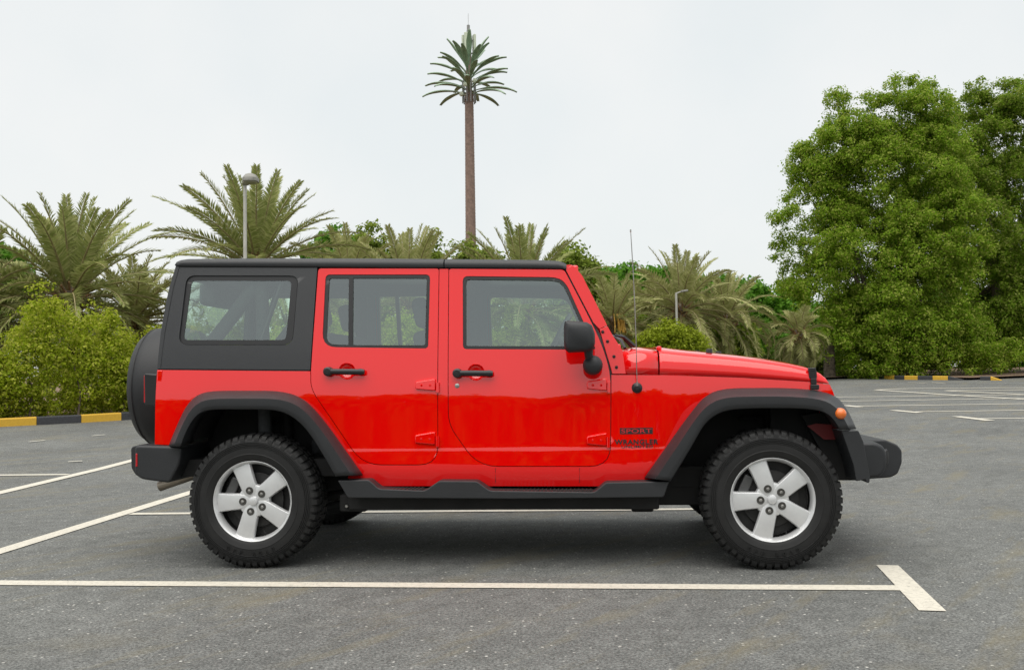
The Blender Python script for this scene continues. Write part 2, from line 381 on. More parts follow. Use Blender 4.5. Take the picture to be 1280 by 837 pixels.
# the bays across the aisle
for p, q, w in (((1222, 522.9), (1500, 521.2), .13), ((1145, 514.4), (1500, 509.6), .13), ((1072, 507.5), (1500, 501.3), .14), ((1000, 502.2), (1170, 499.4), .15), ((1170, 499.4), (1500, 494.5), .15), ((1000, 496.8), (1170, 494.6), .16), ((1170, 494.6), (1280, 493.4), .16),
                ((1195, 520.3), (1238, 525.6), .2), ((1116, 512.6), (1150, 515.8), .2), ((1056, 506.6), (1075, 508.7), .2),
                ((1095, 487.3), (1180, 493.0), .22), ((1180, 493), (1300, 500.2), .22), ((1096, 487.3), (1135, 485.7), .22), ((1135, 485.7), (1400, 483.8), .22), ((1182, 488.3), (1300, 494.2), .22), ((1183, 488.2), (1400, 486.6), .22)):
    line(G(*p), G(*q), w)
for p, q in (((36, 552.5), (56, 550.5)), ((115, 545), (131, 543.5)), ((85, 577.5), (103, 576.5)), ((1135, 477.6), (1158, 479.4)), ((1165, 477.9), (1182, 479.6))): line(G(*p), G(*q), .065)
mo = mk.build('parking_lines', M['line'], None, False, 0, 2, False); tag(mo, kind='structure')
bm = bmesh.new(); bm.from_mesh(mo.data)
for f in bm.faces:
    if f.normal.z < 0: f.normal_flip()
bm.to_mesh(mo.data); bm.free()
# kerbs: alternating painted blocks
def resamp3(P, step):
    P = np.array(P, float); L = np.r_[0, np.cumsum(np.linalg.norm(np.diff(P[:, :2], axis=0), axis=1))]; n = int(L[-1] / step); t = np.arange(n + 1) * step
    return [Vector((np.interp(a, L, P[:, 0]), np.interp(a, L, P[:, 1]), 0)) for a in t]
def kerb(P, step, width, h, start, ramp_end=False, phase=0.0):
    b = MB(); pts = resamp3(P, step)
    for i in range(len(pts) - 1):
        p, q = pts[i], pts[i + 1]; d = (q - p).normalized(); n = Vector((-d.y, d.x, 0)); b.cur = (i + start) % 2
        last = ramp_end and i == len(pts) - 2
        q = q - d * .008; rows = []
        for c, hh in ((p, h), (q, .02 if last else h)):
            z = gz(c.y)
            rows.append([c + Vector((0, 0, z - .05)), c + Vector((0, 0, z + hh * .86)), c + n * .025 + Vector((0, 0, z + hh)), c + n * width + Vector((0, 0, z + hh)), c + n * width + Vector((0, 0, z - .05))])
        b.loft(rows, True, True)
    o = b.build('kerb', [M['kyellow'], M['kblack']], None, False); tag(o, kind='structure'); return o
kp = [gp(46, 531) , gp(98, 528.4), gp(160, 524.6)]
kd = (kp[1] - kp[0]).normalized(); K0 = kp[0] - kd * .86 * 9
KERB = [K0, kp[0], kp[1], kp[2], Vector((-6.4, 24.2, 0)), Vector((-2.5, 28.5, 0)), Vector((3, 33, 0)), Vector((8.5, 37.2, 0)), Vector((13.5, 41.5, 0)), Vector((15.6, 43.2, 0))]
kerb(KERB[:8], .86, .16, .17, 0)
K2a, K2b = gp(1143, 474.6), gp(1217, 475.2); K3a, K3b = gp(1225, 475.2), gp(1252, 475.4)
KERB2 = [Vector((K2a.x - .9, K2a.y + 4.5, 0)), Vector((K2a.x - .7, K2a.y + 1.6, 0)), Vector((K2a.x - .25, K2a.y + .35, 0)), K2a, K2b]
kerb(KERB2, .60, .16, .17, 1, True)
kerb([K3a, K3b], (K3b - K3a).length / 2 - .001, .16, .16, 1, True)
# planted ground beyond the kerb
bed = [Vector(p) for p in KERB]; far = [Vector((15.4, 46, 0)), K2a + Vector((-.3, .8, 0)), K2a + Vector((0, .2, 0)), K2b + Vector((0, .2, 0)), Vector((24, 42, 0)), Vector((90, 44, 0)), Vector((200, 120, 0)), Vector((-200, 160, 0)), Vector((-120, 20, 0)), Vector((K0.x - 30, K0.y - 8, 0))]
bm = sheet_bm([(p.x, p.y) for p in bed + far], [], lambda u, v, w: Vector((u + 0, v + .03, gz(v) + .10 + (.02 * math.sin(u * 1.3) * math.sin(v * .9)))), 0, list(np.arange(-30, 60, 6)), list(np.arange(10, 66, 4)))
so_ = bm_obj(bm, 'planting_soil', M['soil'], None); tag(so_, kind='structure')
if so_.data.polygons[0].normal.z < 0: so_.data.flip_normals()

# ================================================================== lamp posts
M['post'] = pmat('galvanised_post', (.42, .41, .37), .6, .2, var=.12, scale=4)
M['lamp'] = pmat('lamp_housing', (.24, .235, .21), .6, var=.15, scale=10); M['diffuser'] = pmat('lamp_diffuser', (.35, .33, .28), .3)
Yl = 27.0; q = atY(306.4, 330, Yl); top = atY(304.9, 231, Yl)
lp = empty('street_lamp', (q.x, Yl, gz(Yl) + .1)); tag(lp, 'pale post-top street lamp with hooded head before the palm over the black hardtop', 'street lamp')
b = MB(); H = top.z - gz(Yl) - .1; b.tube([(0, 0, 0), (0, 0, .9), (0, 0, .95), (0, 0, H)], [.085, .085, .06, .048], 14); b.build('pole', M['post'], lp)
hd = MB(); k = Yl / FOC
def rr(cx, z, wx, wy, n=20, e=3.2): return [Vector((cx + wx * math.copysign(abs(math.cos(t)) ** (2 / e), math.cos(t)), wy * math.copysign(abs(math.sin(t)) ** (2 / e), math.sin(t)), z)) for t in [2 * math.pi * i / n for i in range(n)]]
cx = 7.4 * k
hd.loft([rr(0, H - .02, .06, .06), rr(.02, H + .02, .12, .12), rr(cx * .85, H + .05, 8.0 * k, .2), rr(cx * .9, H + 3.5 * k, 8.6 * k, .22)], True, True); o = hd.build('lamp_bowl', M['diffuser'], lp)
hd = MB(); hd.loft([rr(cx, H + 3.6 * k, 9.4 * k, .25), rr(cx, H + 7.5 * k, 9.6 * k, .255), rr(cx, H + 9 * k, 8.8 * k, .235), rr(cx, H + 12.5 * k, 6.2 * k, .16), rr(cx, H + 14.0 * k, 2.5 * k, .08)], True, True); hd.build('lamp_hood', M['lamp'], lp)
Yr = 36.0; q = atY(846, 410, Yr); top = atY(845.4, 366, Yr)
lp = empty('street_lamp', (q.x, Yr, gz(Yr) + .1)); tag(lp, 'thin grey street lamp with flat head on a side arm beside the bushy palm', 'street lamp')
b = MB(); H = top.z - gz(Yr) - .1; b.tube([(0, 0, 0), (0, 0, H)], [.06, .045], 12); b.build('pole', M['post'], lp)
k = Yr / FOC; b = MB(); b.tube([(0, 0, H - .02), (3 * k, 0, H + .4 * k), (6 * k, 0, H + 1.2 * k)], .025, 8); b.build('arm', M['post'], lp)
b = MB(); b.box((10 * k, 0, H + 2.2 * k), (9 * k, .28, .07), Matrix.Rotation(-.14, 3, 'Y')); b.build('lamp_head', M['lamp'], lp, True, .02)

# ================================================================== the car
car = empty('parked_car', (CX, CY, 0), -CYAW)
tag(car, 'bright red four door off-road car with black hardtop parked side-on between the white bay lines', 'car')
def C(px, py, r, n=28): return [(px + r * math.cos(2 * math.pi * k / n), py + r * math.sin(2 * math.pi * k / n)) for k in range(n)]
REAR_DOOR = rp([(397.2, 334.6, 5), (549.3, 334.8, 4), (547.6, 581, 24), (453, 581, 24), (388, 486, 14), (388, 463)])
FRONT_DOOR = rp([(560.6, 335, 4), (705.5, 336, 5), (740.8, 403.2, 30), (755.1, 435.5, 20), (764.3, 468, 18), (763.6, 583, 27), (597, 583, 26), (559.9, 530, 16)])
REAR_OPEN = rp([(407, 343, 6), (537.7, 343, 6), (535.2, 435.4, 5), (402.5, 433.6, 18)])
FRONT_OPEN = rp([(578.4, 345, 7), (697, 346.4, 12), (707.8, 354, 10), (745, 436.8, 4), (578.7, 436.2, 5)])
REAR_LIGHTS = [rp([(411.5, 347.5, 3), (436.0, 347.5), (435.4, 431), (407.3, 429.8, 12)]), rp([(441.4, 347.5), (533.5, 347.5, 4), (531.3, 431.4, 3), (440.8, 431.2)])]
FRONT_LIGHTS = [rp([(582.6, 349, 5), (696, 350.5, 10), (704.5, 357, 8), (738.5, 432.6, 3), (582.8, 432.2, 3)])]

# ---- body tub
BODY = [(193.5, 555), (194, 510), (196.5, 462.2), (388, 463.8)] + \
    [p for p in rp([(388, 463), (388, 486, 14), (453, 581, 24), (547.6, 581, 24), (549.3, 336), (560.6, 336), (559.9, 530, 16), (597, 583, 26), (763.6, 583, 27), (764.3, 468), (764.5, 468.3)])[1:]] + \
    [(829, 468.6), (880, 470.2), (927.5, 471.9), (1008.8, 477.0), (1037.3, 480.4), (1041.6, 490), (1044, 498), (1030, 503), (1010, 498), (960, 496), (915, 497), (895, 502), (880, 512), (862, 540), (845, 575), (829, 600),
     (826, 607), (432, 607), (436, 594), (415, 560), (395, 527), (380, 508), (365, 501), (340, 498), (262, 498), (248, 503), (240, 512), (230, 530), (219, 556)]
b_near = side_panel('body_side', BODY, [], M['red'], car, 0, .03, .006, .0, 3)
mirrored(b_near, W)
# seams on the rocker
for px in (619.5, 724.5):
    q = S(px, 584.5, -.0012); w = S(px, 603, -.0012); s_ = MB(); s_.tube([q, w], .0012, 6); o = s_.build('panel_seam', M['trim'], b_near)
# tailgate and grille (cross panels)
def cross_panel(name, outer, holes, xf, thick, m, parent, bevel=.006):
    zs = [p[1] for p in outer]; us = [p[0] for p in outer]
    bm = sheet_bm(outer, holes, lambda u, v, w: Vector((xf(u, v) + w, u, v)), thick, [u for u in np.arange(min(us) + .08, max(us), .1)], [z for z in np.arange(min(zs) + .05, max(zs), .06)])
    return bm_obj(bm, name, m, parent, bevel, 3)
XR = S(194, 510).x; ZB0 = S(193.5, 555).z; ZB1 = S(196.5, 462.2).z
def rear_x(z): return float(np.interp(z, [S(*p).z for p in ((193.5, 555), (194, 510), (196.5, 461), (201, 415), (207.5, 377.5), (212, 358), (220, 332))], [S(*p).x for p in ((193.5, 555), (194, 510), (196.5, 461), (201, 415), (207.5, 377.5), (212, 358), (220, 332))]))
yb = side_y(XR, .9)
tg = cross_panel('tailgate', [(yb + .008, ZB0), (W - yb - .008, ZB0), (W - yb - .012, ZB1 - .004), (yb + .012, ZB1 - .004)], [], lambda u, v: rear_x(v) + .004, .03, M['red'], car)
# ---- doors
def hinge(px0, px1, py0, py1, parent):
    b = MB(); xm = px1 - 3.5; h = py1 - py0
    P = [(px0, py0 + h * .34), (px0 + 1, py0 + h * .22), (xm - 3, py0), (xm, py0), (xm, py1 - h * .12), (xm - 3, py1 - h * .1), (px0 + 1, py1 - h * .22), (px0, py1 - h * .3)]
    A = [S(x, y, -.001) for x, y in P]; cx = sum(p.x for p in A) / len(A); cz = sum(p.z for p in A) / len(A)
    B = [Vector((cx + (p.x - cx) * .93, p.y - .016, cz + (p.z - cz) * .88)) for p in A]; b.prism(A, B)
    o = b.build('hinge', M['red'], parent, True, .004, 2)
    k = MB(); k.tube([S(px1 - 1.5, py0 + h * .30, -.012), S(px1 - 1.5, py1, -.012)], .0105, 12)
    k.tube([S(px1 - 1.5, py1 - .2, -.012), S(px1 - 1.5, py1 + 1.2, -.012)], .006, 10); k.build('hinge_pin', M['red'], o)
    for fx in (.30, .66):
        q = S(px0 + (px1 - px0) * fx - 1, (py0 + py1) / 2, -.016); s = MB(); s.lathe([(0, -.003), (.006, -.003), (.0075, 0), (.0075, .004)], q, 'y', 14); s.build('bolt', M['red'], o)
    return o
def handle(kx, ky, ex, ey, parent):
    q = S(kx, ky, 0); b = MB()
    b.lathe([(0, -.046), (.018, -.046), (.0265, -.040), (.0278, -.02), (.0278, .002)], q, 'y', 24)
    b.lathe([(0, -.0475), (.010, -.0475), (.012, -.044)], q, 'y', 20)
    a = S(kx + 1, ky, -.034); e = S(ex, ey, -.034); n = 10; rows = []
    for i in range(n + 1):
        t = i / n; p = a.lerp(e, t); hz = .0160 + .0015 * math.sin(t * 3.1) + (.003 if t > .8 else 0); hy = .012
        if i == n: hz *= .72
        rows.append([p + Vector((0, hy * math.cos(u), hz * math.sin(u))) for u in [2 * math.pi * k / 12 for k in range(12)]])
    b.loft(rows, True, True)
    f = S(ex - 3.2, ey, 0); b.tube([f + Vector((0, -.03, 0)), f + Vector((0, .004, 0))], .012, 12)
    return b.build('door_handle', M['trim'], parent)
def bowl(px, py, r, parent):
    q = S(px, py, 0); b = MB(); b.lathe([(0, .026), (r * .45, .0245), (r * .75, .018), (r * .92, .008), (r * 1.0, .001), (r * 1.06, .006)], q, 'y', 32)
    return b.build('handle_recess', M['red'], parent)
def make_door(px, opening, lights, bowl_at, hinges, hnd, front):
    d = side_panel('front_door' if front else 'rear_door', px, [opening, C(bowl_at[0], bowl_at[1], 10.6)], M['red'], car, -.002, .032, .0045, .004, 3)
    tr = side_panel('door_trim', px, [opening], M['grey'], d, .034, .012, .003, -.012)
    seal = side_panel('window_seal', opening, lights, M['trim'], d, .003, .042, .003, .0006)
    for L in lights: side_panel('window_pane', L, [], M['glass'], d, .012, 0, 0, -.002)
    bowl(*bowl_at, .0475, d); handle(*hnd, d)
    for h in hinges: hinge(*h, d)
    if front:
        q = S(571.5, 482, 0); k = MB(); k.lathe([(0, -.006), (.009, -.006), (.0135, -.004), (.0145, .002)], q, 'y', 20); k.box(q + Vector((0, -.0062, 0)), (.002, .001, .008)); k.build('door_lock', M['steel'], d)
        Y0 = -.17
        px_m = [(540 + x / 2.789, 310 + y / 2.789) for x, y in ((459, 270), (463, 254), (474, 251), (540, 257), (558, 268), (568, 297), (569, 330), (563, 350), (548, 359), (475, 363), (462, 352), (459, 330))]
        A = [SP(x, y, Y0) for x, y in px_m]; cx = sum(p.x for p in A) / 12; cz = sum(p.z for p in A) / 12
        b = MB(); rows = []
        for dy, s in ((0, .72), (.012, .90), (.035, 1.0), (.17, 1.0), (.20, .95), (.215, .8)):
            rows.append([Vector((cx + (p.x - cx) * s, Y0 + dy, cz + (p.z - cz) * s)) for p in A])
        b.loft(rows, True, True)
        mr = b.build('side_mirror', M['plastic'], d, True, .004, 2, True, 50)
        k = MB(); e = SP(741, 456.2, -.005); top = SP(735.5, 436, -.03)
        k.tube([top + Vector((0, 0, .02)), top, SP(736, 444, -.02), e + Vector((-.012, 0, .018))], [.030, .027, .024, .026], 16)
        k.lathe([(0, -.045), (.02, -.044), (.042, -.034), (.055, -.012), (.056, .02), (.05, .06), (.045, .13)], e, 'y', 28)
        k.build('mirror_arm', M['plastic'], mr)
        g = MB(); xs = min(p.x for p in A); zs = [p.z for p in A]
        g.box((xs + .010, Y0 + .105, (min(zs) + max(zs)) / 2), (.004, .15, (max(zs) - min(zs)) * .8)); g.build('mirror_glass', M['mirror'], mr, True, .001)
    return d
def mirror_tree(o, parent):
    c = mirrored(o, W, parent=parent)
    for ch in list(o.children): mirror_tree(ch, c)
    return c
dr = make_door(REAR_DOOR, REAR_OPEN, REAR_LIGHTS, (433.8, 463.6), [(519, 548.6, 473, 490), (518.6, 548.2, 539, 557.5)], (411.6, 464.2, 455.5, 464.6), False)
df = make_door(FRONT_DOOR, FRONT_OPEN, FRONT_LIGHTS, (595, 465), [(733.4, 762.4, 472.5, 490), (733, 762, 540.5, 559)], (572.4, 466.2, 616.2, 466.6), True)
mirror_tree(dr, car); mirror_tree(df, car)

# ---- hardtop
HSIDE = [(220, 331.5), (396.6, 333.2), (387.6, 462), (196.4, 460.6), (201, 415), (207.5, 377.5), (212, 358)]
QWIN = rp([(233.2, 344.2, 11), (373.2, 344.4, 11), (365.6, 431.2, 13), (222.6, 431.2, 13)])
QLITE = rp([(239.8, 350.6, 6), (364.4, 350.8, 6), (357.4, 424.8, 6), (229.4, 424.8, 6)])
ht = side_panel('hardtop', HSIDE, [QWIN], M['top'], car, 0, .035, .010, 0, 4)
hm = mirrored(ht, W)
for o, sgn in ((ht, 0), (hm, 1)):
    fr = side_panel('quarter_window', QWIN, [QLITE], M['trim'], None, .010, .006, .002, .002)
    pn = side_panel('window_pane', QLITE, [], M['darkglass'], fr, .013, 0, 0, -.003)
    if sgn == 0: fr.parent = o
    else:
        mirror_tree(fr, o); bpy.data.objects.remove(pn); bpy.data.objects.remove(fr)
# roof: loft along the car of a rounded half section, both sides
SEC = [(-.006, .0), (-.010, .12), (-.010, .45), (-.004, .74), (.014, .95), (.045, 1.05), (.13, 1.2), (.33, 1.42), (.72, 1.55)]
def roof_part(name, st, m, parent):
    b = MB(); rows = []
    for px, pt, pb, sc_ in st:
        lo = S(px, pb); hi = S(px, pt, .014); H = hi.z - lo.z
        half = [Vector((lo.x, side_y(lo.x, lo.z) + dy * 1.0, lo.z + H * t * sc_)) for dy, t in SEC]
        rows.append(half + [Vector((p.x, W - p.y, p.z)) for p in reversed(half)])
    b.loft(rows, True, True)
    return b.build(name, m, parent, True, .003, 2, True, 40)
roof = roof_part('roof', [(219.5, 325.8, 332.2, .45), (221, 325, 332.2, .8), (225, 324.4, 332.4, .95), (233, 323.6, 332.7, 1), (300, 323.0, 333, 1), (398, 323.0, 333.6, 1), (480, 323.3, 334.3, 1), (554.6, 323.9, 334.6, 1)], M['top'], ht)
roof_part('roof_panel', [(556.0, 323.9, 334.6, 1), (620, 324.4, 334.9, 1), (670, 325.0, 335.2, 1), (697, 326.1, 335.6, 1), (704, 327.8, 336.2, 1), (708, 330.2, 336.8, 1)], M['top'], ht)
gk = MB(); gk.tube([S(px, py, .012) for px, py in ((198, 461.6), (260, 462), (320, 462.5), (387, 463))], .0075, 8); gk.build('roof_gasket', M['trim'], ht)
# rain channel along the quarter panel
ch = MB(); ch.tube([S(224, 333.6, -.001), S(300, 333.8, -.001), S(397, 334.2, -.001)], .0022, 6); ch.tube([S(224, 333.6, -.001), S(216.5, 360, -.001), S(206, 415, -.001), S(200.6, 459, -.001)], .0018, 6)
ch.build('rain_channel', M['trim'], ht)
zt = S(220, 332).z; yt = side_y(XR, zt)
zb = ZB1 + .006; yb2 = side_y(XR, zb)
rp_out = [(yb2 + .012, zb), (W - yb2 - .012, zb), (W - yt - .012, zt + .01), (yt + .012, zt + .01)]
RW = rp([(yb2 + .16, zb + .10, .05), (W - yb2 - .16, zb + .10, .05), (W - yt - .13, zt - .07, .05), (yt + .13, zt - .07, .05)])
rearp = cross_panel('hardtop_rear', rp_out, [RW], lambda u, v: rear_x(v) + .004, .035, M['top'], ht, .008)
bm = sheet_bm(RW, [], lambda u, v, w: Vector((rear_x(v) + .012, u, v)), 0, [], [zb + .2, zb + .3, zb + .4]); bm_obj(bm, 'rear_window', M['darkglass'], rearp)

# ---- windshield frame, glass, wipers
PIL = rp([(708.2, 331.2), (712, 330.6), (716.5, 331.6, 4), (727.8, 344.5), (758.9, 406.4), (749.2, 410.8), (741.8, 403.0), (707.0, 336.4)])
BRK = [(749.6, 411.4), (759.2, 407.2), (764.9, 417.5), (778, 437.8), (782.3, 467), (765.2, 467), (763.5, 459.5), (756, 434.6)]
wf = side_panel('windshield_frame', PIL, [], M['red'], car, -.002, .085, .008, 0, 3); wfl = mirrored(wf, W)
wbk = side_panel('windshield_bracket', BRK, [], M['red'], wf, -.003, .06, .004, 0, 2); mirrored(wbk, W, parent=wfl)
for px, py in ((753.4, 414.6), (759.4, 426.5), (767.5, 445.4), (770.6, 458.8)):
    q = S(px, py, -.003); b = MB(); b.lathe([(0, -.0095), (.0055, -.009), (.009, -.004), (.0098, .002)], q, 'y', 16); b.build('bolt', M['trim'], wf)
pt, pb = S(716, 335), S(770, 436)
b = MB(); b.box((pt.x + .004, W / 2, pt.z - .012), (.055, W - 2 * pt.y - .1, .07)); b.build('windshield_header', M['red'], wf, True, .012)
b = MB(); b.box((pb.x + .01, W / 2, pb.z), (.04, W - 2 * pb.y - .1, .06)); b.build('windshield_base', M['red'], wf, True, .01)
g0, g1 = S(722, 345), S(766, 430); me_ = MB()
me_.add([(g0.x, g0.y + .05, g0.z), (g0.x, W - g0.y - .05, g0.z), (g1.x, W - g1.y - .05, g1.z), (g1.x, g1.y + .05, g1.z)], [(0, 1, 2, 3)]); me_.build('windshield', M['glass'], wf, False)
for y0, y1 in ((.42, .95), (.98, 1.5)):
    a = SP(781, 433, y0) ; b = MB(); base = Vector((a.x - .0, y0, a.z - .01)); tip = Vector((a.x - .085, y1, a.z + .10))
    b.tube([base, base + Vector((-.02, .03, .05)), tip], [.010, .008, .006], 8); t2 = tip + Vector((-.006, .12, .02)); t0 = tip + Vector((.012, -.34, -.055)); b.tube([t0, tip, t2], .008, 6); b.build('wiper', M['trim'], wf)
# the wiper arm that stands up at the near end of the cowl
q0, q1, q2 = SP(794, 433, .33), SP(780, 421, .33), SP(769, 419, .36)
b = MB(); b.tube([q0, q1, q2], [.011, .009, .008], 8); b.tube([SP(790, 434, .40), SP(776, 418.5, .38)], .009, 8); b.build('wiper', M['trim'], wf)

# ---- cowl and hood
HS = [(0, 0), (.002, .28), (.008, .55), (.024, .80), (.055, .95), (.11, 1.03), (.22, 1.10), (.40, 1.18), (.60, 1.22)]
def hood_part(name, st, parent):
    b = MB(); rows = []
    for px, ptop, pbot in st:
        lo = S(px, pbot); hi = SP(px, ptop, lo.y + .13); H = max(.004, (hi.z - lo.z) / 1.045); xx = lo.x; hw = W / 2 - lo.y
        half = [Vector((xx, lo.y + (dy if dy < .1 else .1 + (dy - .1) / .8 * (hw - .1)) * min(1, .35 + H / .06), lo.z + H * t)) for dy, t in HS]
        half.append(Vector((xx, W / 2, lo.z + H * 1.235)))
        rows.append(half + [Vector((p.x, W - p.y, p.z)) for p in reversed(half[:-1])])
    b.loft(rows, False, False)
    o = b.build(name, M['red'], parent, True, 0, 2, True, 60)
    s = o.modifiers.new('solid', 'SOLIDIFY'); s.thickness = .006; s.offset = -1
    return o
cowl = hood_part('cowl', [(778.5, 438.5, 467.3), (800, 436.2, 467.6), (823.0, 437.2, 468)], car)
hood = hood_part('hood', [(824.8, 437.0, 468.2), (827, 436.3, 468.4), (865, 440, 469.3), (900, 443, 470.5), (927.5, 445.6, 471.6), (960, 449.3, 473.6), (990, 453.6, 475.6), (1008, 457.3, 476.8), (1020, 460.6, 477.8), (1028, 465.2, 478.4), (1033, 470, 479), (1036, 475.5, 479.6)], car)
b = MB(); q = SP(823.8, 435.2, .24); b.lathe([(0, .014), (.012, .012), (.016, .003), (.013, -.012)], q, 'z', 14); b.build('hood_bumper', M['red'], cowl)
for px, py, yy in ((886.5, 438.6, .42), (871, 440.6, .9), (898, 441.6, .9)):
    q = SP(px, py, yy); b = MB(); b.lathe([(0, .014), (.016, .014), (.019, .008), (.019, -.03)], q, 'z', 14); b.build('washer_nozzle' if yy > .5 else 'hood_bumper', M['trim'], hood)
# hood catch
b = MB()
for x0, y0, x1, y1, t in ((1010.2, 459.5, 1019.5, 464, .030), (1011, 463.5, 1021, 472.5, .022), (1013, 472.5, 1020.5, 480.5, .030), (1012.6, 480.5, 1023.4, 486.4, .040)):
    a = S(x0, y0, -.002); c = S(x1, y1, -.002)
    b.box(((a.x + c.x) / 2, (a.y + c.y) / 2 + .004, (a.z + c.z) / 2), (c.x - a.x, t, a.z - c.z))
lt = b.build('hood_catch', M['trim'], car, True, .004); mirrored(lt, W)

# ---- antenna
q = S(796.2, 484.6); b = MB(); b.lathe([(0, -.022), (.011, -.022), (.013, -.014), (.024, -.010), (.030, -.004), (.031, .003)], q, 'y', 28)
ab = b.build('antenna_base', M['trim'], car)
qt = SP(788.3, 289, .05); qb = q + Vector((0, -.016, .004)); b = MB()
b.tube([qb + Vector((0, 0, -.005)), qb + Vector((0, 0, .03))], .0055, 10); P = [qb.lerp(qt, t) + Vector((.006 * math.sin(t * 3.1), 0, 0)) for t in np.linspace(0, 1, 12)]; b.tube(P, [.0027] * 11 + [.0022], 8)
b.lathe([(0, .012), (.0045, .009), (.0045, -.004), (0, -.008)], qt, 'z', 8); b.build('antenna_mast', M['steel'], ab)

# ---- fender flares
def flare(name, outer, inner, ring=46):
    O = smooth_path(outer, ring, 2); I = smooth_path(inner, ring, 2); rows = []
    for o, i in zip(O, I):
        A = S(*o, -.001); A0 = S(*o, .015)
        m1 = o + (i - o) * .10; m2 = o + (i - o) * .26; m3 = o + (i - o) * .42
        lerp = lambda px, y: SP(px[0], px[1], y)
        yI = -.026; B = lerp(i, yI); yb_ = A.y
        rows.append([A0, A, lerp(m1, yb_ - .055), lerp(m2, yb_ - .098), lerp(m3, yI - .002), lerp(o + (i - o) * .75, yI - .003), lerp(o + (i - o) * .96, yI), lerp(i, yI + .006), Vector((B.x, .03, B.z + .006)), Vector((B.x, .13, B.z + .012))])
    b = MB(); b.loft(rows, False, False)
    o = b.build(name, M['plastic'], car, True, 0, 2, True, 50); s = o.modifiers.new('solid', 'SOLIDIFY'); s.thickness = .006; s.offset = -1
    return o, O, I
FO = [(805.5, 596.5), (825, 569), (843, 543.8), (854, 528), (865, 514), (873, 503), (881, 495), (892, 488.6), (903, 486), (920, 484.7), (974, 484.4), (1000, 485.5), (1020, 487.4), (1038, 491.2), (1048, 496.5), (1056, 506), (1063, 518.5), (1070.5, 535.6)]
FI = [(838.4, 601), (850, 582), (861.9, 562.5), (870, 548), (877.5, 534.4), (885, 525), (894, 518.3), (906, 513.2), (920, 511), (950, 510), (990, 510), (1012, 511), (1026, 513.2), (1036.9, 518), (1042.5, 525), (1047, 532), (1049.5, 536.8)]
RO = [(210.5, 557), (217, 541), (223.5, 525.9), (229.5, 513), (236, 502), (245, 493.5), (258, 489), (280, 488), (340, 488), (358, 490), (372, 494), (384, 501.5), (396, 514), (412.4, 534.5), (432.5, 563), (453.5, 592.6)]
RI = [(225.6, 558.5), (230, 546), (235, 534.5), (241, 524.5), (248, 516.5), (258, 512.3), (275, 511.5), (335, 511.5), (350, 513.6), (362, 518), (374, 526.8), (384, 537.5), (395, 553), (409.5, 577.5), (419.6, 595)]
ff, fO, fI = flare('fender_flare', FO, FI); rf, rO, rI = flare('fender_flare', RO, RI)
# cut ends of the flares
for o, P0, P1 in ((ff, FO[0], FI[0]), (rf, RO[-1], RI[-1])):
    b = MB(); A = [S(*P0, .01), SP(*(np.array(P0) * .74 + np.array(P1) * .26), .0), SP(*(np.array(P0) * .58 + np.array(P1) * .42), -.026), SP(*P1, -.026), SP(*P1, .12)]
    b.prism(A, [p + Vector((0, .0, .006)) for p in A]); b.build('flare_end', M['plastic'], o, True, .002)
mirror_tree(ff, car); mirror_tree(rf, car)
# side marker lamp on the front flare
q = SP(1051.2, 516.8, -.03); b = MB(); b.lathe([(0, -.022), (.010, -.021), (.020, -.016), (.028, -.007), (.031, .004), (.031, .03)], q, 'y', 28); sm = b.build('marker_lamp', M['amber'], ff)
mirrored(sm, W)
# wheel arch liners
def liner(inner, xy0, xy1, name):
    P = [SP(p[0], p[1] + 1.5, -.02) for p in inner]; b = MB()
    rows = [[Vector((p.x, yy, p.z + dz)) for p in P] for yy, dz in ((.02, .012), (.10, .03), (.16, .035), (.46, .035))]
    lo = [Vector((P[-1].x, .46, .5)), Vector((P[0].x, .46, .5))]
    b.loft(rows); b.add(rows[-1] + lo, [tuple(range(len(P) + 2))])
    o = b.build(name, M['under'], car, True, 0, 2, False, 60); mirrored(o, W)
liner(fI, 0, 0, 'wheel_liner'); liner(rI, 0, 0, 'wheel_liner')
b = MB(); ya = .07
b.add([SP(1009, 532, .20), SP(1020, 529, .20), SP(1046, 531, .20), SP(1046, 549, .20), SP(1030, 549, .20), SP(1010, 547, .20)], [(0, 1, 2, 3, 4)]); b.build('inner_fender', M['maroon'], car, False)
ifp = plate('inner_fender', [(1002, 519), (1030, 515), (1050, 521), (1066, 537), (1072, 560), (1070, 600), (1046, 600), (1038, 580), (1022, 556)], .24, .27, M['under'], car, .002); mirrored(ifp, W)
for yy in (.46, W - .46):
    b = MB(); b.box((1.66, yy + (.06 if yy < 1 else -.06), .76), (.26, .40, .34)); b.build('inner_fender', M['under'], car, False)

# ---- front end
plate('bumper_end_cap', rp([(1051.8, 538.2), (1073.2, 537.4, 3), (1079.6, 552), (1087.8, 595.4), (1087.2, 603.4, 2), (1083.2, 603, 2), (1082, 599), (1070.5, 601.2), (1066.5, 580), (1058.5, 557)]), -.015, .20, M['plastic'], car, .008)
capo = bpy.data.objects['bumper_end_cap']; mirrored(capo, W)
bx = rp([(1066, 553), (1096, 552.4, 8), (1107.5, 560, 10), (1109.5, 580, 12), (1103, 596, 8), (1066, 599.5)])
fb = plate('front_bumper', rp([(1060, 549.8), (1107, 549.3, 3), (1122, 555.6, 3), (1127.8, 563, 3), (1127.8, 578.5, 3), (1122.5, 592, 3), (1114, 596.5, 3), (1060, 600.5)]), .30, W - .30, M['plastic'], car, .011, 4)
for s in (0, 1):
    P = [SP(p[0], p[1], .13) for p in bx]; b = MB(); b.prism(P, [Vector((p.x + .03, .34, p.z)) for p in P]); o = b.build('bumper_end', M['plastic'], fb, True, .02, 4)
    if s: o.data.transform(Matrix.Translation((0, W, 0)) @ Matrix.Scale(-1, 4, (0, 1, 0))); o.data.flip_normals()
q = SP(1108.5, 571, .20)
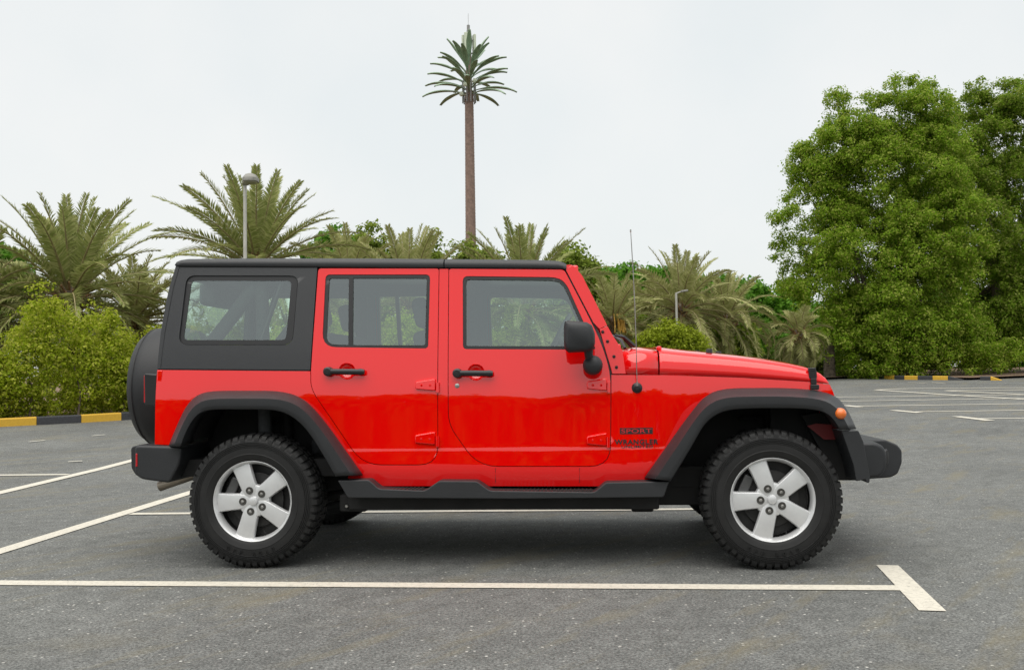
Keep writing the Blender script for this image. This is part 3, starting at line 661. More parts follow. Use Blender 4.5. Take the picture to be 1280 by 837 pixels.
for yy in (.0, 1.0):
    b = MB(); b.lathe([(0, .004), (.030, .002), (.036, -.006)], (0, 0, 0), 'x', 24); R3 = Matrix.Rotation(-.9, 3, 'Z'); V_ = [R3 @ Vector((v[0], v[1] * .7, v[2] * 1.3)) + q for v in b.v]; b.v = [tuple(v) if yy == 0 else (v.x, W - v.y, v.z) for v in V_]; b.build('bumper_recess', M['trim'], fb)
gq = S(1038, 481); gx = gq.x - .02; gy = gq.y + .01; gz1 = gq.z + .01; gz0 = gz1 - .40
slots = [rp([(W / 2 + (k - 3) * .085 - .022, gz0 + .07, .02), (W / 2 + (k - 3) * .085 + .022, gz0 + .07, .02), (W / 2 + (k - 3) * .085 + .022, gz1 - .06, .02), (W / 2 + (k - 3) * .085 - .022, gz1 - .06, .02)]) for k in range(7)]
hl = [[(yy + .09 * math.cos(2 * math.pi * k / 32), gz1 - .15 + .09 * math.sin(2 * math.pi * k / 32)) for k in range(32)] for yy in (W / 2 - .42, W / 2 + .42)]
gr = cross_panel('grille', rp([(gy, gz0, .04), (W - gy, gz0, .04), (W - gy - .02, gz1, .05), (gy + .02, gz1, .05)]), slots + hl, lambda u, v: gx - .05 * abs((u - W / 2) / .7) ** 2 , .03, M['red'], car)
for yy in (W / 2 - .42, W / 2 + .42):
    b = MB(); b.lathe([(0, .03), (.05, .026), (.085, .01), (.089, -.03), (.0, -.03)], (gx - .01, yy, gz1 - .15), 'x', 32); b.build('headlamp', M['clear'], gr)
b = MB(); b.box((gx - .08, W / 2, (gz0 + gz1) / 2), (.05, W - 2 * gy - .1, gz1 - gz0 - .04)); b.build('radiator', M['under'], gr)

# ---- rear end
rb = plate('rear_bumper', rp([(168, 556.2, 6), (226.5, 557.8, 6), (224.5, 580, 8), (212, 603.6, 5), (174, 598.6, 8), (167.5, 590, 5)]), .045, W - .045, M['plastic'], car, .016, 4)
plate('bumper_step', rp([(163.2, 558.5, 4), (174, 555.4), (180, 597), (170, 594.5, 3), (163.8, 585, 4)]), .24, W - .24, M['plastic'], rb, .008)
b = MB(); a = SP(169.6, 566.5, .043); c = SP(171.8, 583, .043); b.box(((a.x + c.x) / 2, .06, (a.z + c.z) / 2), (c.x - a.x, .04, a.z - c.z)); b.build('reflector', M['redlens'], rb, True, .003)
tl = plate('tail_lamp', rp([(180.2, 466.6, 2), (195.6, 468, 2), (195.2, 507.6, 3), (181, 506.4, 2)]), .125, .285, M['trim'], car, .006)
a = SP(179.6, 467, .13); c = SP(180.6, 505, .13); b = MB(); b.box((a.x + .003, .205, (a.z + c.z) / 2), (.010, .14, (a.z - c.z) * .9)); b.build('lamp_lens', M['redlens'], tl, True, .003)
mirror_tree(tl, car)
# covered spare wheel
xs0 = SP(158.2, 480, W / 2 - .2).x; xs1 = rear_x(.9) - .035
for _ in range(8): xs0 += (158.2 - min(pxof((xs0 + o_, W / 2 - .06 - r_ * math.cos(a_), .99 + r_ * math.sin(a_)))[0] for r_, o_ in ((.362, .03), (.39, .075), (.402, .13)) for a_ in np.linspace(-.7, .7, 9))) / 175
zc = SP(165, 484, W / 2 - .05).z; RS = .402; D = xs1 - xs0
b = MB(); b.lathe([(0, 0), (RS * .55, .002), (RS * .78, .008), (RS * .90, .030), (RS * .97, .075), (RS, .13), (RS * .985, D * .72), (RS * .93, D - .015), (RS * .84, D), (0, D)], (xs0, W / 2 - .06, zc), 'x', 72)
sp = b.build('spare_wheel_cover', M['cover'], car, True, 0, 2, True, 50)
b = MB(); rows = [(RS * .97 + .001, .070), (RS * .97 + .006, .074), (RS * .975 + .001, .08)]; b.lathe(rows, (xs0, W / 2 - .06, zc), 'x', 72); b.build('cover_seam', M['cover'], sp)
b = MB(); b.box((xs1 + .02, W / 2 - .06, zc), (.09, .22, .22)); b.build('spare_carrier', M['under'], car, True, .01)

# ---- steps, frame, axles, exhaust
STEP = rp([(421.8, 600.2), (461, 599.4, 3), (473.5, 610.6, 4), (531, 613, 4), (548.5, 600.8, 3), (596, 601.2, 3), (612.5, 613, 4), (743, 614.8, 4), (757.4, 602.8, 3), (836.8, 601.4), (829.8, 621.2, 3), (640, 623.2), (434.5, 622, 3)])
st = plate('side_step', STEP, -.005, .145, M['plastic'], car, .006); 
for x0, x1, yy in ((476, 529, 611.5), (615, 741, 613.5)):
    a, c = SP(x0, yy - .3, .045), SP(x1, yy - .3, .045); b = MB(); n = int((c.x - a.x) / .022)
    b.box(((a.x + c.x) / 2, .07, (a.z + c.z) / 2 - .004), (c.x - a.x, .12, .012))
    for k in range(n):
        p = a.lerp(c, (k + .5) / n); b.box((p.x, .07, p.z + .004), (.008, .10, .005))
    b.build('step_tread', M['under'], st)
mirror_tree(st, car)
b = MB()
for yy in (.40, W - .40): b.box((-.1, yy, .475), (3.7, .09, .13))
a, c = SP(446, 637.5, .36), SP(690, 637.5, .36)
b.box(((a.x + c.x) / 2, W / 2, (a.z + .52) / 2), (c.x - a.x, W - .74, .52 - a.z))
a2, c2 = SP(680, 631.5, .36), SP(910, 630.5, .36); b.box(((a2.x + c2.x) / 2, .40, (a2.z + .47) / 2), (c2.x - a2.x, .08, .47 - a2.z))
a3, c3 = SP(424, 622, .13), SP(835, 622, .13); b.box(((a3.x + c3.x) / 2, .27, a3.z - .02), (c3.x - a3.x - .1, .30, .10))
for xx in (-1.85, -.3, .55, 1.75): b.box((xx, W / 2, .47), (.10, W - .8, .10))
a, c = SP(436, 636, .2), SP(436, 622, .2); b.box((a.x + .04, .26, (a.z + c.z) / 2 + .01), (.16, .25, .1))
a, c = SP(803, 637, .34), SP(803, 626, .34); b.box((a.x, .36, (a.z + c.z) / 2 + .02), (.13, .08, c.z - a.z + .06))
fr = b.build('chassis_frame', M['under'], car, True, .012)
for px, py in ((433.6, 632), (814, 629)):
    q = SP(px, py, .12 if px < 500 else .31); b = MB(); b.lathe([(0, -.012), (.008, -.012), (.011, -.006), (.011, .02)], q, 'y', 8); b.build('bolt', M['steel'], fr)
XW = (-2.947 / 2, 2.947 / 2); RW_ = .385
for xx in XW:
    b = MB(); b.tube([(xx, .2, RW_), (xx, W - .2, RW_)], .045, 16); b.lathe([(.04, -.16), (.11, -.09), (.14, 0), (.11, .09), (.04, .16)], (xx, W / 2 + (.2 if xx > 0 else 0), RW_), 'y', 24); b.build('axle', M['under'], car)
    for yy in (.42, W - .42):
        b = MB(); b.tube([(xx + .1, yy, RW_ + .02), (xx + .06, yy + .02, .95)], .032, 12)
        for k in range(5): b.lathe([(.055, -.01), (.065, 0), (.055, .01)], (xx - .05, yy, .5 + k * .08), 'z', 18)
        b.build('shock_absorber', M['under'], car)
        s = -1 if xx < 0 else 1
        b = MB(); b.tube([(xx - s * .05, yy - .0, RW_ - .06), (xx - s * .75, yy, .41)], .032, 12); b.build('control_arm', M['under'], car)
e0, e1 = SP(199.5, 607.6, .42), SP(243, 592.5, .42); b = MB(); ev = (e1 - e0).normalized()
b.lathe([(.030, 0)], (0, 0, 0)) if False else None
b.tube([e0, e0 + ev * .01, e1, e1 + Vector((.3, .12, .06))], [.031, .031, .031, .031], 20, False); b.tube([e0 + ev * .002, e0 + ev * .2], .027, 20, False)
b.build('exhaust_pipe', M['exhaust'], car)

# ---- cabin
b = MB(); b.box((-.62, W / 2, .56), (2.75, W - .36, .10)); b.box((-1.62, W / 2, .72), (.62, W - .96, .34)); b.box((.68, W / 2, .86), (.06, W - .34, .66)); b.box((1.22, W / 2, .80), (1.0, W - .98, .44))
b.build('floor_pan', M['under'], car, False)
b = MB(); b.box((.50, W / 2, 1.08), (.30, W - .44, .26)); b.build('dashboard', M['trim'], car, True, .05, 4)
ty = W - .47; b = MB(); cst = SP(697, 424, ty); Rm = Matrix.Rotation(math.radians(-62), 3, 'Y')
ring = [cst + Rm @ Vector((.19 * math.cos(t), .19 * math.sin(t), 0)) for t in np.linspace(0, 2 * math.pi, 41)]; b.tube(ring, .016, 10, False)
for t in (0, 2.2, 4.1): b.tube([cst, cst + Rm @ Vector((.18 * math.cos(t), .18 * math.sin(t), 0))], .014, 8)
b.tube([cst, cst + Vector((.22, 0, -.11))], .035, 12); b.build('steering_wheel', M['grey'], car)
def seat(x, y, w, name='seat', head=True, zb=.60, lean=.20, htop=0.0):
    b = MB(); b.box((x + .25, y, zb + .14), (.52, w, .16)); b.box((x + .02, y, zb + .06), (.40, w * .8, .12))
    s = b.build(name, M['seat'], car, True, .04, 4)
    k = MB(); Rl = Matrix.Rotation(-lean, 3, 'Y'); c0 = Vector((x, y, zb + .20)); k.box(c0 + Rl @ Vector((0, 0, .28)), (.13, w, .60), Rl); k.build('backrest', M['seat'], s, True, .045, 4)
    if head:
        for hy in ([0] if w < .7 else [-w * .32, w * .32]):
            h = MB(); hc = c0 + Rl @ Vector((0, 0, .70 + htop)); h.box(hc + Vector((0, hy, 0)), (.10, .25, .19), Rl)
            ho = h.build('headrest', M['seat'], s, True, .04, 4)
            for dy in (-.06, .06):
                r = MB(); r.tube([c0 + Rl @ Vector((0, 0, .55)) + Vector((0, hy + dy, 0)), hc + Vector((0, hy + dy, 0))], .007, 8); r.build('headrest_post', M['steel'], ho)
for yy in (.55, W - .55): seat(-.42, yy, .50)
seat(-1.08, W / 2, 1.20, 'rear_seat', htop=.02)
RB = M['seat']
b = MB(); y0 = .31; cage = []
for yy in (y0, W - y0):
    p0, p1 = SP(327, 345, .31), SP(262, 432, .31); zt_ = p0.z - .005
    cage += [(yy, p0, p1)]
    b.tube([(p0.x + .01, yy, zt_), (p1.x, yy, p1.z), (p1.x - .12, yy, p1.z - .22)], .042, 14); b.tube([(p0.x, yy, zt_ - .005), (p0.x + .02, yy, .75)], .040, 14)
    b.tube([(p0.x, yy, zt_), (S(555, 345).x, yy, zt_), (S(708, 345).x, yy + (.02 if yy < 1 else -.02), zt_ - .02)], .038, 14)
    b.tube([(S(555, 345).x, yy, zt_), (S(555, 345).x + .01, yy, .7)], .036, 14)
for px in (327, 555): b.tube([(S(px, 345).x, y0, zt_), (S(px, 345).x, W - y0, zt_)], .038, 14)
b.build('roll_bar', RB, car)
b = MB(); a, c = SP(265, 357, .9), SP(288, 384, .9); b.box(((a.x + c.x) / 2, W / 2, (a.z + c.z) / 2), (c.x - a.x, .5, a.z - c.z)); b.build('speaker_box', M['seat'], car, True, .03)
for yy in (.27, W - .27):
    b = MB(); p = SP(331, 360, yy); b.box((p.x + .06, yy, p.z - .1), (.01, .045, .5), Matrix.Rotation(.35, 3, 'Y')); b.build('seat_belt', M['grey'], car)

# ---- wheels
def wheel_proto():
    R = .231; A0 = math.radians(42)
    b = MB()
    b.lathe([(R - .020, .150), (R - .012, .10), (R - .020, .045), (R - .014, .026), (R - .006, .012), (R - .001, .006), (R + .003, .008), (R + .003, .018), (R - .004, .03), (R - .004, .22), (R - .02, .24), (R - .026, .2)], (0, 0, 0), 'y', 80)
    # five spokes: angular sweep of a rounded section
    for k in range(5):
        a = A0 + k * 2 * math.pi / 5; ca, sa = math.cos(a), math.sin(a); rows = []
        for r, hw, y, th in ((.020, .030, .030, .030), (.055, .042, .026, .034), (.085, .0465, .024, .034), (.115, .0478, .024, .034), (.150, .0500, .025, .034), (.185, .0530, .027, .032), (.2155, .0570, .030, .028)):
            sec = [(-hw, y + th), (-hw - .001, y + .012), (-hw + .005, y + .002), (-hw * .45, y - .0005), (0, y - .0005), (hw * .45, y - .0005), (hw - .005, y + .002), (hw + .001, y + .012), (hw, y + th)]
            rows.append([Vector((ca * r - sa * t, yy, sa * r + ca * t)) for t, yy in sec])
        b.loft(rows, True, True)
    b.lathe([(0, .030), (.080, .0285), (.0905, .031), (.0945, .038), (.096, .06), (.0, .065)], (0, 0, 0), 'y', 40)
    w = b.build('wheel', M['alloy'], None, True, .0025, 2, True, 40)
    # tyre
    t = MB(); RT = .3855; TW = .255
    half = [(.224, .024), (.228, .012), (.236, .004), (.250, -.003), (.268, -.0065), (.272, -.0085), (.275, -.0065), (.300, -.007), (.310, -.006), (.3115, -.0092), (.3145, -.0092), (.316, -.0040), (.319, -.0040), (.3205, -.0080), (.3235, -.0080), (.325, -.0028), (.328, -.0028), (.3295, -.0068), (.3325, -.0066), (.334, -.0012), (.337, -.0010), (.3385, -.0048), (.3415, -.0040), (.343, .0010), (.345, .0014), (.354, .006), (.366, .016), (.375, .034), (.3775, .06), (.378, .1275)]
    prof = half + [(r, TW - y) for r, y in reversed(half[:-1])] + [(.215, TW - .04), (.215, .04)]
    t.lathe(prof, (0, 0, 0), 'y', 120, True)
    N = 54; dp = 2 * math.pi / N
    def block(a0, a1, pr):          # pr: (r_in, r_out, y) along the block width
        vs = []; 
        for aa in (a0, a1):
            for r0, r1, y in pr:
                for r in (r0, r1): vs.append((r * math.cos(aa), y, r * math.sin(aa)))
        n = len(pr); L = lambda s, i, k: s * 2 * n + 2 * i + k; fs = []
        for s in (0, 1): fs += [(L(s, i, 0), L(s, i, 1), L(s, i + 1, 1), L(s, i + 1, 0)) for i in range(n - 1)]
        for i in range(n - 1): fs += [(L(0, i, 1), L(1, i, 1), L(1, i + 1, 1), L(0, i + 1, 1))]
        fs += [(L(0, 0, 0), L(1, 0, 0), L(1, 0, 1), L(0, 0, 1)), (L(0, n - 1, 0), L(0, n - 1, 1), L(1, n - 1, 1), L(1, n - 1, 0))]
        t.add(vs, fs)
    rnd = random.Random(4)
    for k in range(N):
        a = k * dp; wv = .62 + .06 * rnd.random(); deep = k % 2
        for f in (lambda y: y, lambda y: TW - y):
            o = 0 if f(0) == 0 else dp * .5
            pr = [(.343, .3475 if deep else .353, f(.000 if deep else .004)), (.350, .366 if deep else .3675, f(.0035 if deep else .0075)), (.360, .378, f(.014)), (.365, .3835, f(.026)), (.370, RT, f(.05)), (.372, RT, f(.074 if deep else .064))]
            block(a + o, a + o + dp * wv, pr)
        for y0, y1, ph in ((.080, .122, .1), (.130, .176, .55)):
            block(a + dp * ph, a + dp * (ph + .7), [(.372, RT, y0), (.372, RT + .0005, (y0 + y1) / 2), (.372, RT, y1)])
    ty_ = t.build('tyre', M['rubber'], w, True, 0, 2, True, 28)
    # raised sidewall lettering
    def ring_text(txt, amid, rad, h, inward_top, span):
        L = MB(); n = len(txt)
        for i, chh in enumerate(txt):
            if chh == ' ': continue
            me = text_mesh(chh, h * .8, h, .0022)
            fr_ = (i + .5) / n - .5; aa = amid + (fr_ if inward_top else -fr_) * span
            up = Vector((-math.cos(aa), 0, -math.sin(aa))) if inward_top else Vector((math.cos(aa), 0, math.sin(aa)))
            rt = Vector((up.z, 0, -up.x)); cpos = Vector((math.cos(aa) * rad, -.0068, math.sin(aa) * rad))
            L.add([cpos + rt * v[0] + up * v[1] + Vector((0, -v[2] * 4.0 - .0008, 0)) for v in me[0]], me[1])
        return L
    for txt, am, inn, spn in (('OFF ROAD', math.radians(-88), True, 1.05), ('MUD TERRAIN', math.radians(92), False, 1.35)):
        if txt.startswith('OFF'): ring_text(txt, am, .296, .021, inn, spn).build('sidewall_lettering', M['rubber'], ty_, False, 0, 2, False)
    d = MB(); d.lathe([(.06, .085), (.150, .085), (.158, .088), (.158, .105), (.06, .105)], (0, 0, 0), 'y', 60); d.lathe([(.0, .115), (.212, .115), (.212, .13)], (0, 0, 0), 'y', 40); d.build('brake_disc', M['brake'], w)
    d = MB(); aa = math.radians(158); c = Vector((math.cos(aa) * .155, .085, math.sin(aa) * .155)); d.box(c, (.06, .05, .14), Matrix.Rotation(-aa + 0.0, 3, 'Y')); d.build('brake_caliper', M['disc'], w, True, .012)
    h = MB(); h.lathe([(0, .013), (.016, .0135), (.0235, .016), (.0262, .0205), (.0268, .032)], (0, 0, 0), 'y', 32); h.build('hub_cap', M['alloy'], w)
    for k in range(5):
        a = A0 + k * 2 * math.pi / 5; c = Vector((math.cos(a) * .0635, .0, math.sin(a) * .0635))
        n_ = MB(); n_.lathe([(.0, .0135), (.006, .014), (.0098, .018), (.0102, .030)], c, 'y', 6); n_.build('lug_nut', M['steel'], w)
        rg = MB(); rg.lathe([(.0, .0212), (.0180, .0212), (.0205, .0202), (.0225, .0250)], c, 'y', 24); rg.build('lug_recess', M['recess'], w)
    v = MB(); va = A0 - math.pi / 5 - 1.25; c = Vector((math.cos(va) * .2, .02, math.sin(va) * .2)); v.tube([c, c + Vector((-math.cos(va) * .02, -.006, -math.sin(va) * .02))], .004, 8); v.build('valve', M['trim'], w)
    return w
def text_mesh(txt, wid, hei, ext, bold=.0):
    """Built-in lettering as (vertices, faces), centred, wid x hei in size, thickness along local z."""
    cu = bpy.data.curves.new('lettering', 'FONT'); cu.body = txt; cu.extrude = .05; cu.offset = bold; cu.resolution_u = 3; cu.align_x = 'CENTER'; cu.space_character = 1.0 + bold * 4
    o = bpy.data.objects.new('lettering', cu); COL.objects.link(o); bpy.context.view_layer.update()
    me = bpy.data.meshes.new_from_object(o.evaluated_get(bpy.context.evaluated_depsgraph_get()))
    vs = np.array([v.co[:] for v in me.vertices]); fs = [tuple(p.vertices) for p in me.polygons]
    bpy.data.objects.remove(o); bpy.data.curves.remove(cu); bpy.data.meshes.remove(me)
    lo, hi = vs.min(0), vs.max(0); vs = (vs - (lo + hi) / 2) / np.maximum(hi - lo, 1e-6) * np.array([wid, hei, ext])
    return [tuple(v) for v in vs], fs
wh = wheel_proto(); wh.parent = car; wh.location = (XW[0], 0, RW_)
def copy_wheel(x, y, rz, ry):
    c = wh.copy(); COL.objects.link(c); c.parent = car; c.location = (x, y, RW_); c.rotation_euler = (0, ry, rz)
    def rec(o, p):
        for ch in list(o.children):
            d = ch.copy(); COL.objects.link(d); d.parent = p; rec(ch, d)
    rec(wh, c); return c
wh.rotation_euler = (0, math.radians(3), 0)
copy_wheel(XW[1], 0, 0, math.radians(3)); copy_wheel(XW[0], W, math.pi, .5); copy_wheel(XW[1], W, math.pi, .9)

# ---- lettering on the front wing
def decal(name, txt, x0, y0, x1, y1, m, off=-.0022, bold=.02, shear=0.0):
    a, c = S(x0, y0), S(x1, y1); wd, hh = c.x - a.x, a.z - c.z
    vs, fs = text_mesh(txt, wd, hh, .0012, bold); b = MB(); cx, cz = (a.x + c.x) / 2, (a.z + c.z) / 2; P = []
    for v in vs:
        x, z = cx + v[0] + v[1] * shear, cz + v[1]; P.append((x, side_y(x, z) + off - v[2], z))
    b.add(P, fs); return b.build(name, m, b_near, False, 0, 2, False)
a, c = S(774.8, 534.6), S(816, 541.9)
b = MB(); z0, z1 = c.z, a.z; n = 9
bar = [[(x, side_y(x, z) - .0012, z) for x in np.linspace(a.x, c.x, n)] for z in (z0, z1)]; b.loft([[Vector(p) for p in r] for r in bar]); b.build('sport_badge', M['decal'], b_near, False)
decal('sport_lettering', 'SPORT', 776.5, 535.9, 814.5, 540.7, M['deepred'], -.002, .01)
decal('model_lettering', 'WRANGLER', 768.2, 549.0, 822.8, 554.8, M['decal'], -.002, .035)
decal('trim_lettering', 'UNLIMITED', 776.8, 556.2, 816.2, 559.1, M['decal'], -.002, .012)

# ================================================================== plants
rng = np.random.default_rng(11)
def quads_obj(name, V, m, parent=None):
    """V: (n, 4, 3) array -> one mesh of n leaf faces."""
    n = len(V); me = bpy.data.meshes.new(name); me.vertices.add(4 * n); me.loops.add(4 * n); me.polygons.add(n)
    me.vertices.foreach_set('co', V.reshape(-1).astype(np.float32)); me.loops.foreach_set('vertex_index', np.arange(4 * n, dtype=np.int32))
    me.polygons.foreach_set('loop_start', np.arange(0, 4 * n, 4, dtype=np.int32)); me.update(calc_edges=True)
    return link(name, me, m, parent)
def unit(a): return a / np.maximum(np.linalg.norm(a, axis=-1, keepdims=True), 1e-9)
def leaves(P, N, size, asp=.5, jit=.9):
    n = len(P); N = unit(N + rng.normal(0, jit, (n, 3)) * .6); T = unit(np.cross(N, rng.normal(0, 1, (n, 3)))); B = np.cross(N, T)
    s = (size * rng.uniform(.6, 1.3, n))[:, None]
    return np.stack([P - T * s, P + B * s * asp, P + T * s, P - B * s * asp], 1)
def clumps(C, R, per, size, jit=.9, flat=.85):
    """Leaf shells around clump centres C (n,3) with radii R (n)."""
    n = len(C); D = unit(rng.normal(0, 1, (n, per, 3)) + np.array([0, 0, .25])); rad = R[:, None, None] * (rng.uniform(.25, 1, (n, per, 1)) ** .45)
    wob = 1 + .35 * np.sin(D[..., :1] * 5 + C[:, None, :1] * 7) * np.cos(D[..., 1:2] * 6 + C[:, None, 1:2] * 5)
    P = C[:, None, :] + D * rad * wob * np.array([1, 1, flat]); Nn = D + np.array([0, 0, .35])
    return leaves(P.reshape(-1, 3), Nn.reshape(-1, 3), size, .55, jit)
def blob_points(blobs, n, low=-.9, shell=.55, want=False):
    """n clump centres spread through the outer part of ellipsoids (cx,cy,cz,rx,ry,rz)."""
    B = np.array(blobs, float); wgt = B[:, 3] * B[:, 5]; idx = rng.choice(len(B), n, p=wgt / wgt.sum()); D = unit(rng.normal(0, 1, (n, 3)))
    D[:, 2] = np.where(D[:, 2] < low, -D[:, 2], D[:, 2]); r = rng.uniform(shell, 1, (n, 1)) ** .7
    P = B[idx, :3] + D * r * B[idx, 3:6]
    return (P, idx) if want else P
M['bark'] = pmat('bark', (.12, .095, .07), .9, var=.35, scale=5, bump=.6, bscale=20)
M['palmbark'] = pmat('palm_bark', (.15, .12, .09), .95, var=.45, scale=7, bump=.8, bscale=16)
M['ficus'] = leafmat('tree_leaves', (.140, .265, .014), (.240, .370, .022), (.40, .43, .10), .52)
M['ficus2'] = leafmat('darker_tree_leaves', (.120, .225, .014), (.205, .315, .022), (.35, .38, .10), .52)
M['belt'] = leafmat('far_tree_leaves', (.075, .20, .015), (.11, .27, .02), (.17, .34, .04), .45)
M['olive'] = leafmat('olive_tree_leaves', (.13, .19, .02), (.19, .26, .03), (.27, .33, .06), .4)
M['hedge'] = leafmat('hedge_leaves', (.21, .30, .012), (.34, .41, .020), (.53, .53, .10), .52)
M['clip'] = leafmat('clipped_hedge_leaves', (.08, .12, .02), (.11, .15, .03), (.14, .17, .04), .3)
M['shrub'] = leafmat('shrub_leaves', (.17, .23, .008), (.27, .33, .015), (.36, .41, .05), .4)
def trunk(b, path, r0, r1, seg=10):
    n = len(path); P = [Vector(p) for p in path]; Q = []
    for i in range(n - 1):
        for k in range(3): Q.append(P[i].lerp(P[i + 1], k / 3))
    Q.append(P[-1]); N = len(Q); b.tube(Q, [r0 + (r1 - r0) * (i / (N - 1)) ** .8 for i in range(N)], seg)
def tree(name, label, cat, base, blobs, ncl, per, cr, size, m, group=None, tr=.25, limbs=6, seed=1, shell=.5, low=-.9, lobes=0, lr=1.0):
    """blobs in world metres; trunk and limbs rise from base into the crown."""
    global rng
    rng = np.random.default_rng(seed); t = empty(name, base); tag(t, label, cat, group); B = np.array(blobs, float); B[:, :3] -= np.array(base)[None, :]
    if lobes:
        nl = lobes; LC, li = blob_points(B, nl, low, .72, True); LR = np.minimum(lr * rng.uniform(.55, 1.3, nl), B[li, 3] * .75); LB = np.concatenate([LC, np.stack([LR, LR, LR * .8], 1)], 1)
        nin = int(ncl * .24); C = np.concatenate([blob_points(LB, ncl - nin, -.35, .62), blob_points(B, nin, -.9, .15)])
    else: C = blob_points(B, ncl, low, shell)
    R = cr * rng.uniform(.55, 1.25, ncl); quads_obj('crown', clumps(C, R, per, size), m, t)
    b = MB(); cen = B[:, :3].mean(0); hz = max(.6, cen[2] * .45); trunk(b, [(0, 0, -.1), (cen[0] * .1, cen[1] * .1, hz * .5), (cen[0] * .25, cen[1] * .25, hz)], tr, tr * .7)
    for i in range(min(limbs, len(B) * 3)):
        q = B[i % len(B)]; e = q[:3] + rng.normal(0, .3, 3) * q[3:6]; s = np.array([cen[0] * .25, cen[1] * .25, hz]); mm = (s + e) / 2 + rng.normal(0, .25, 3)
        trunk(b, [tuple(s), tuple(mm), tuple(e)], tr * .5, tr * .08, 7)
    b.build('trunk', M['bark'], t); return t
def pb(px, py, rpx, Y, sq=1.0, dep=1.0):
    """Blob: an ellipsoid of true size at its own distance."""
    c = atY(px, py, Y); r = rpx * Y / FOC; return (c.x, Y, c.z, r, r * dep, r * sq)
def base_at(px, Y): q = atY(px, 465, Y); return (q.x, Y, gz(Y) + .1)

# ---- the two big trees on the right
YA = 43.5
tree('broadleaf_tree', 'tall broad green tree whose foliage reaches down to the striped kerb end', 'tree', base_at(1092, YA),
     [pb(1072, 335, 78, YA), pb(1100, 255, 66, YA), pb(1128, 392, 72, YA - .5), pb(1024, 300, 38, YA), pb(1048, 255, 32, YA), pb(1070, 420, 50, YA), pb(1008, 372, 28, YA - .8), pb(1150, 220, 54, YA), pb(1160, 310, 58, YA - .8), pb(1138, 165, 36, YA), pb(1090, 165, 26, YA),
      pb(1032, 212, 30, YA), pb(1066, 195, 36, YA), pb(1050, 136, 17, YA, 1.4), pb(1050, 168, 24, YA), pb(1088, 130, 17, YA, 1.3), pb(1128, 122, 17, YA, 1.3), pb(1147, 122, 15, YA, 1.4), pb(1028, 180, 20, YA - .8), pb(1004, 200, 17, YA), pb(1010, 228, 22, YA + .8), pb(992, 252, 14, YA), pb(980, 278, 16, YA - .5), pb(973, 304, 13, YA), pb(984, 328, 16, YA), pb(1034, 222, 15, YA),
      pb(1070, 440, 42, YA - .3), pb(1110, 440, 46, YA - .8), pb(1155, 435, 48, YA - .6), pb(1195, 440, 34, YA - 1), pb(1228, 440, 34, YA - 1), pb(1022, 408, 24, YA - 1.5)],
     5000, 78, .35, .060, M['ficus'], None, .28, 6, 3, .55, -.9, 260, .95)
YB = 47.0
tree('broadleaf_tree', 'massive darker green tree at the right edge of the photo behind the brown soil', 'tree', base_at(1250, YB),
     [pb(1218, 170, 42, YB), pb(1262, 205, 72, YB), pb(1200, 258, 76, YB), pb(1265, 310, 92, YB), pb(1330, 240, 86, YB), pb(1210, 380, 74, YB), pb(1290, 395, 70, YB), pb(1340, 380, 80, YB), pb(1235, 430, 42, YB - 1),
      pb(1194, 124, 16, YB, 1.4), pb(1219, 114, 17, YB, 1.4), pb(1253, 122, 18, YB, 1.2), pb(1279, 130, 18, YB, 1.3), pb(1240, 145, 26, YB), pb(1180, 158, 15, YB), pb(1300, 150, 28, YB), pb(1172, 190, 24, YB), pb(1176, 152, 24, YB), pb(1160, 175, 26, YB - 1)],
     4500, 78, .37, .065, M['ficus2'], None, .32, 6, 5, .5, -.9, 230, 1.05)
# ---- far tree belt and odd crowns behind the palms
belt = [(748, 372, 34, 58), (790, 372, 36, 60), (826, 375, 34, 57), (868, 384, 34, 60), (905, 386, 34, 58), (940, 392, 34, 61), (985, 400, 36, 60), (1022, 420, 34, 59), (1100, 400, 46, 58), (1180, 395, 48, 58), (1262, 400, 52, 59)]
lab = ['dark green far tree just right of the windscreen pillar', 'dark green far tree between the red car and the tall whip antenna', 'dark green far tree left of the tallest right-hand palm', 'dark green far tree right behind the tallest right-hand palm', 'dark green far tree over the drooping palm', 'dark green far tree just left of the big broad tree', 'dark green far tree half hidden behind the left side of the big tree', 'dark green far tree low behind the short palm', 'dark far tree glimpsed through gaps in the left part of the big tree', 'dark far tree glimpsed between the two biggest trees', 'dark far tree glimpsed low behind the tree at the right edge']
for i, (px, py, r, Y) in enumerate(belt):
    base = base_at(px, Y); rr_ = random.Random(i)
    tree('far_tree', lab[i], 'tree', base, [pb(px, py - 8, r * .9, Y), pb(px - r * .55, py + 18, r * .7, Y), pb(px + r * .5, py + 14, r * .7, Y + 1), pb(px + rr_.uniform(-12, 12), py - 12, r * .6, Y), pb(px, py + 50, r * 1.0, Y, .9), pb(px + 20, py + 62, r * .8, Y)], 330, 52, .58, .14, M['belt'], 'dark trees beyond the palms', .18, 5, 20 + i, .6)
tree('leafy_tree', 'dark green bushy tree at the left edge behind the palms', 'tree', base_at(2, 33), [pb(2, 350, 34, 33), pb(-25, 345, 36, 33), pb(22, 372, 30, 33), pb(0, 330, 18, 33)], 260, 46, .42, .09, M['belt'], None, .16, 5, 40)
tree('leafy_tree', 'bright green rounded tree above the rear roof beside the bending palm fronds', 'tree', base_at(415, 40), [pb(418, 310, 24, 40), pb(405, 330, 28, 40), pb(432, 330, 24, 40), pb(415, 372, 40, 40)], 240, 46, .42, .10, M['belt'], None, .15, 5, 41)
tree('leafy_tree', 'sparse green tree top between two palms above the middle of the roof', 'tree', base_at(468, 42), [pb(465, 300, 20, 42), pb(452, 320, 22, 42), pb(540, 316, 22, 42), pb(480, 330, 30, 42), pb(468, 370, 40, 42), pb(525, 350, 36, 42)], 260, 42, .42, .105, M['olive'], None, .15, 5, 42)
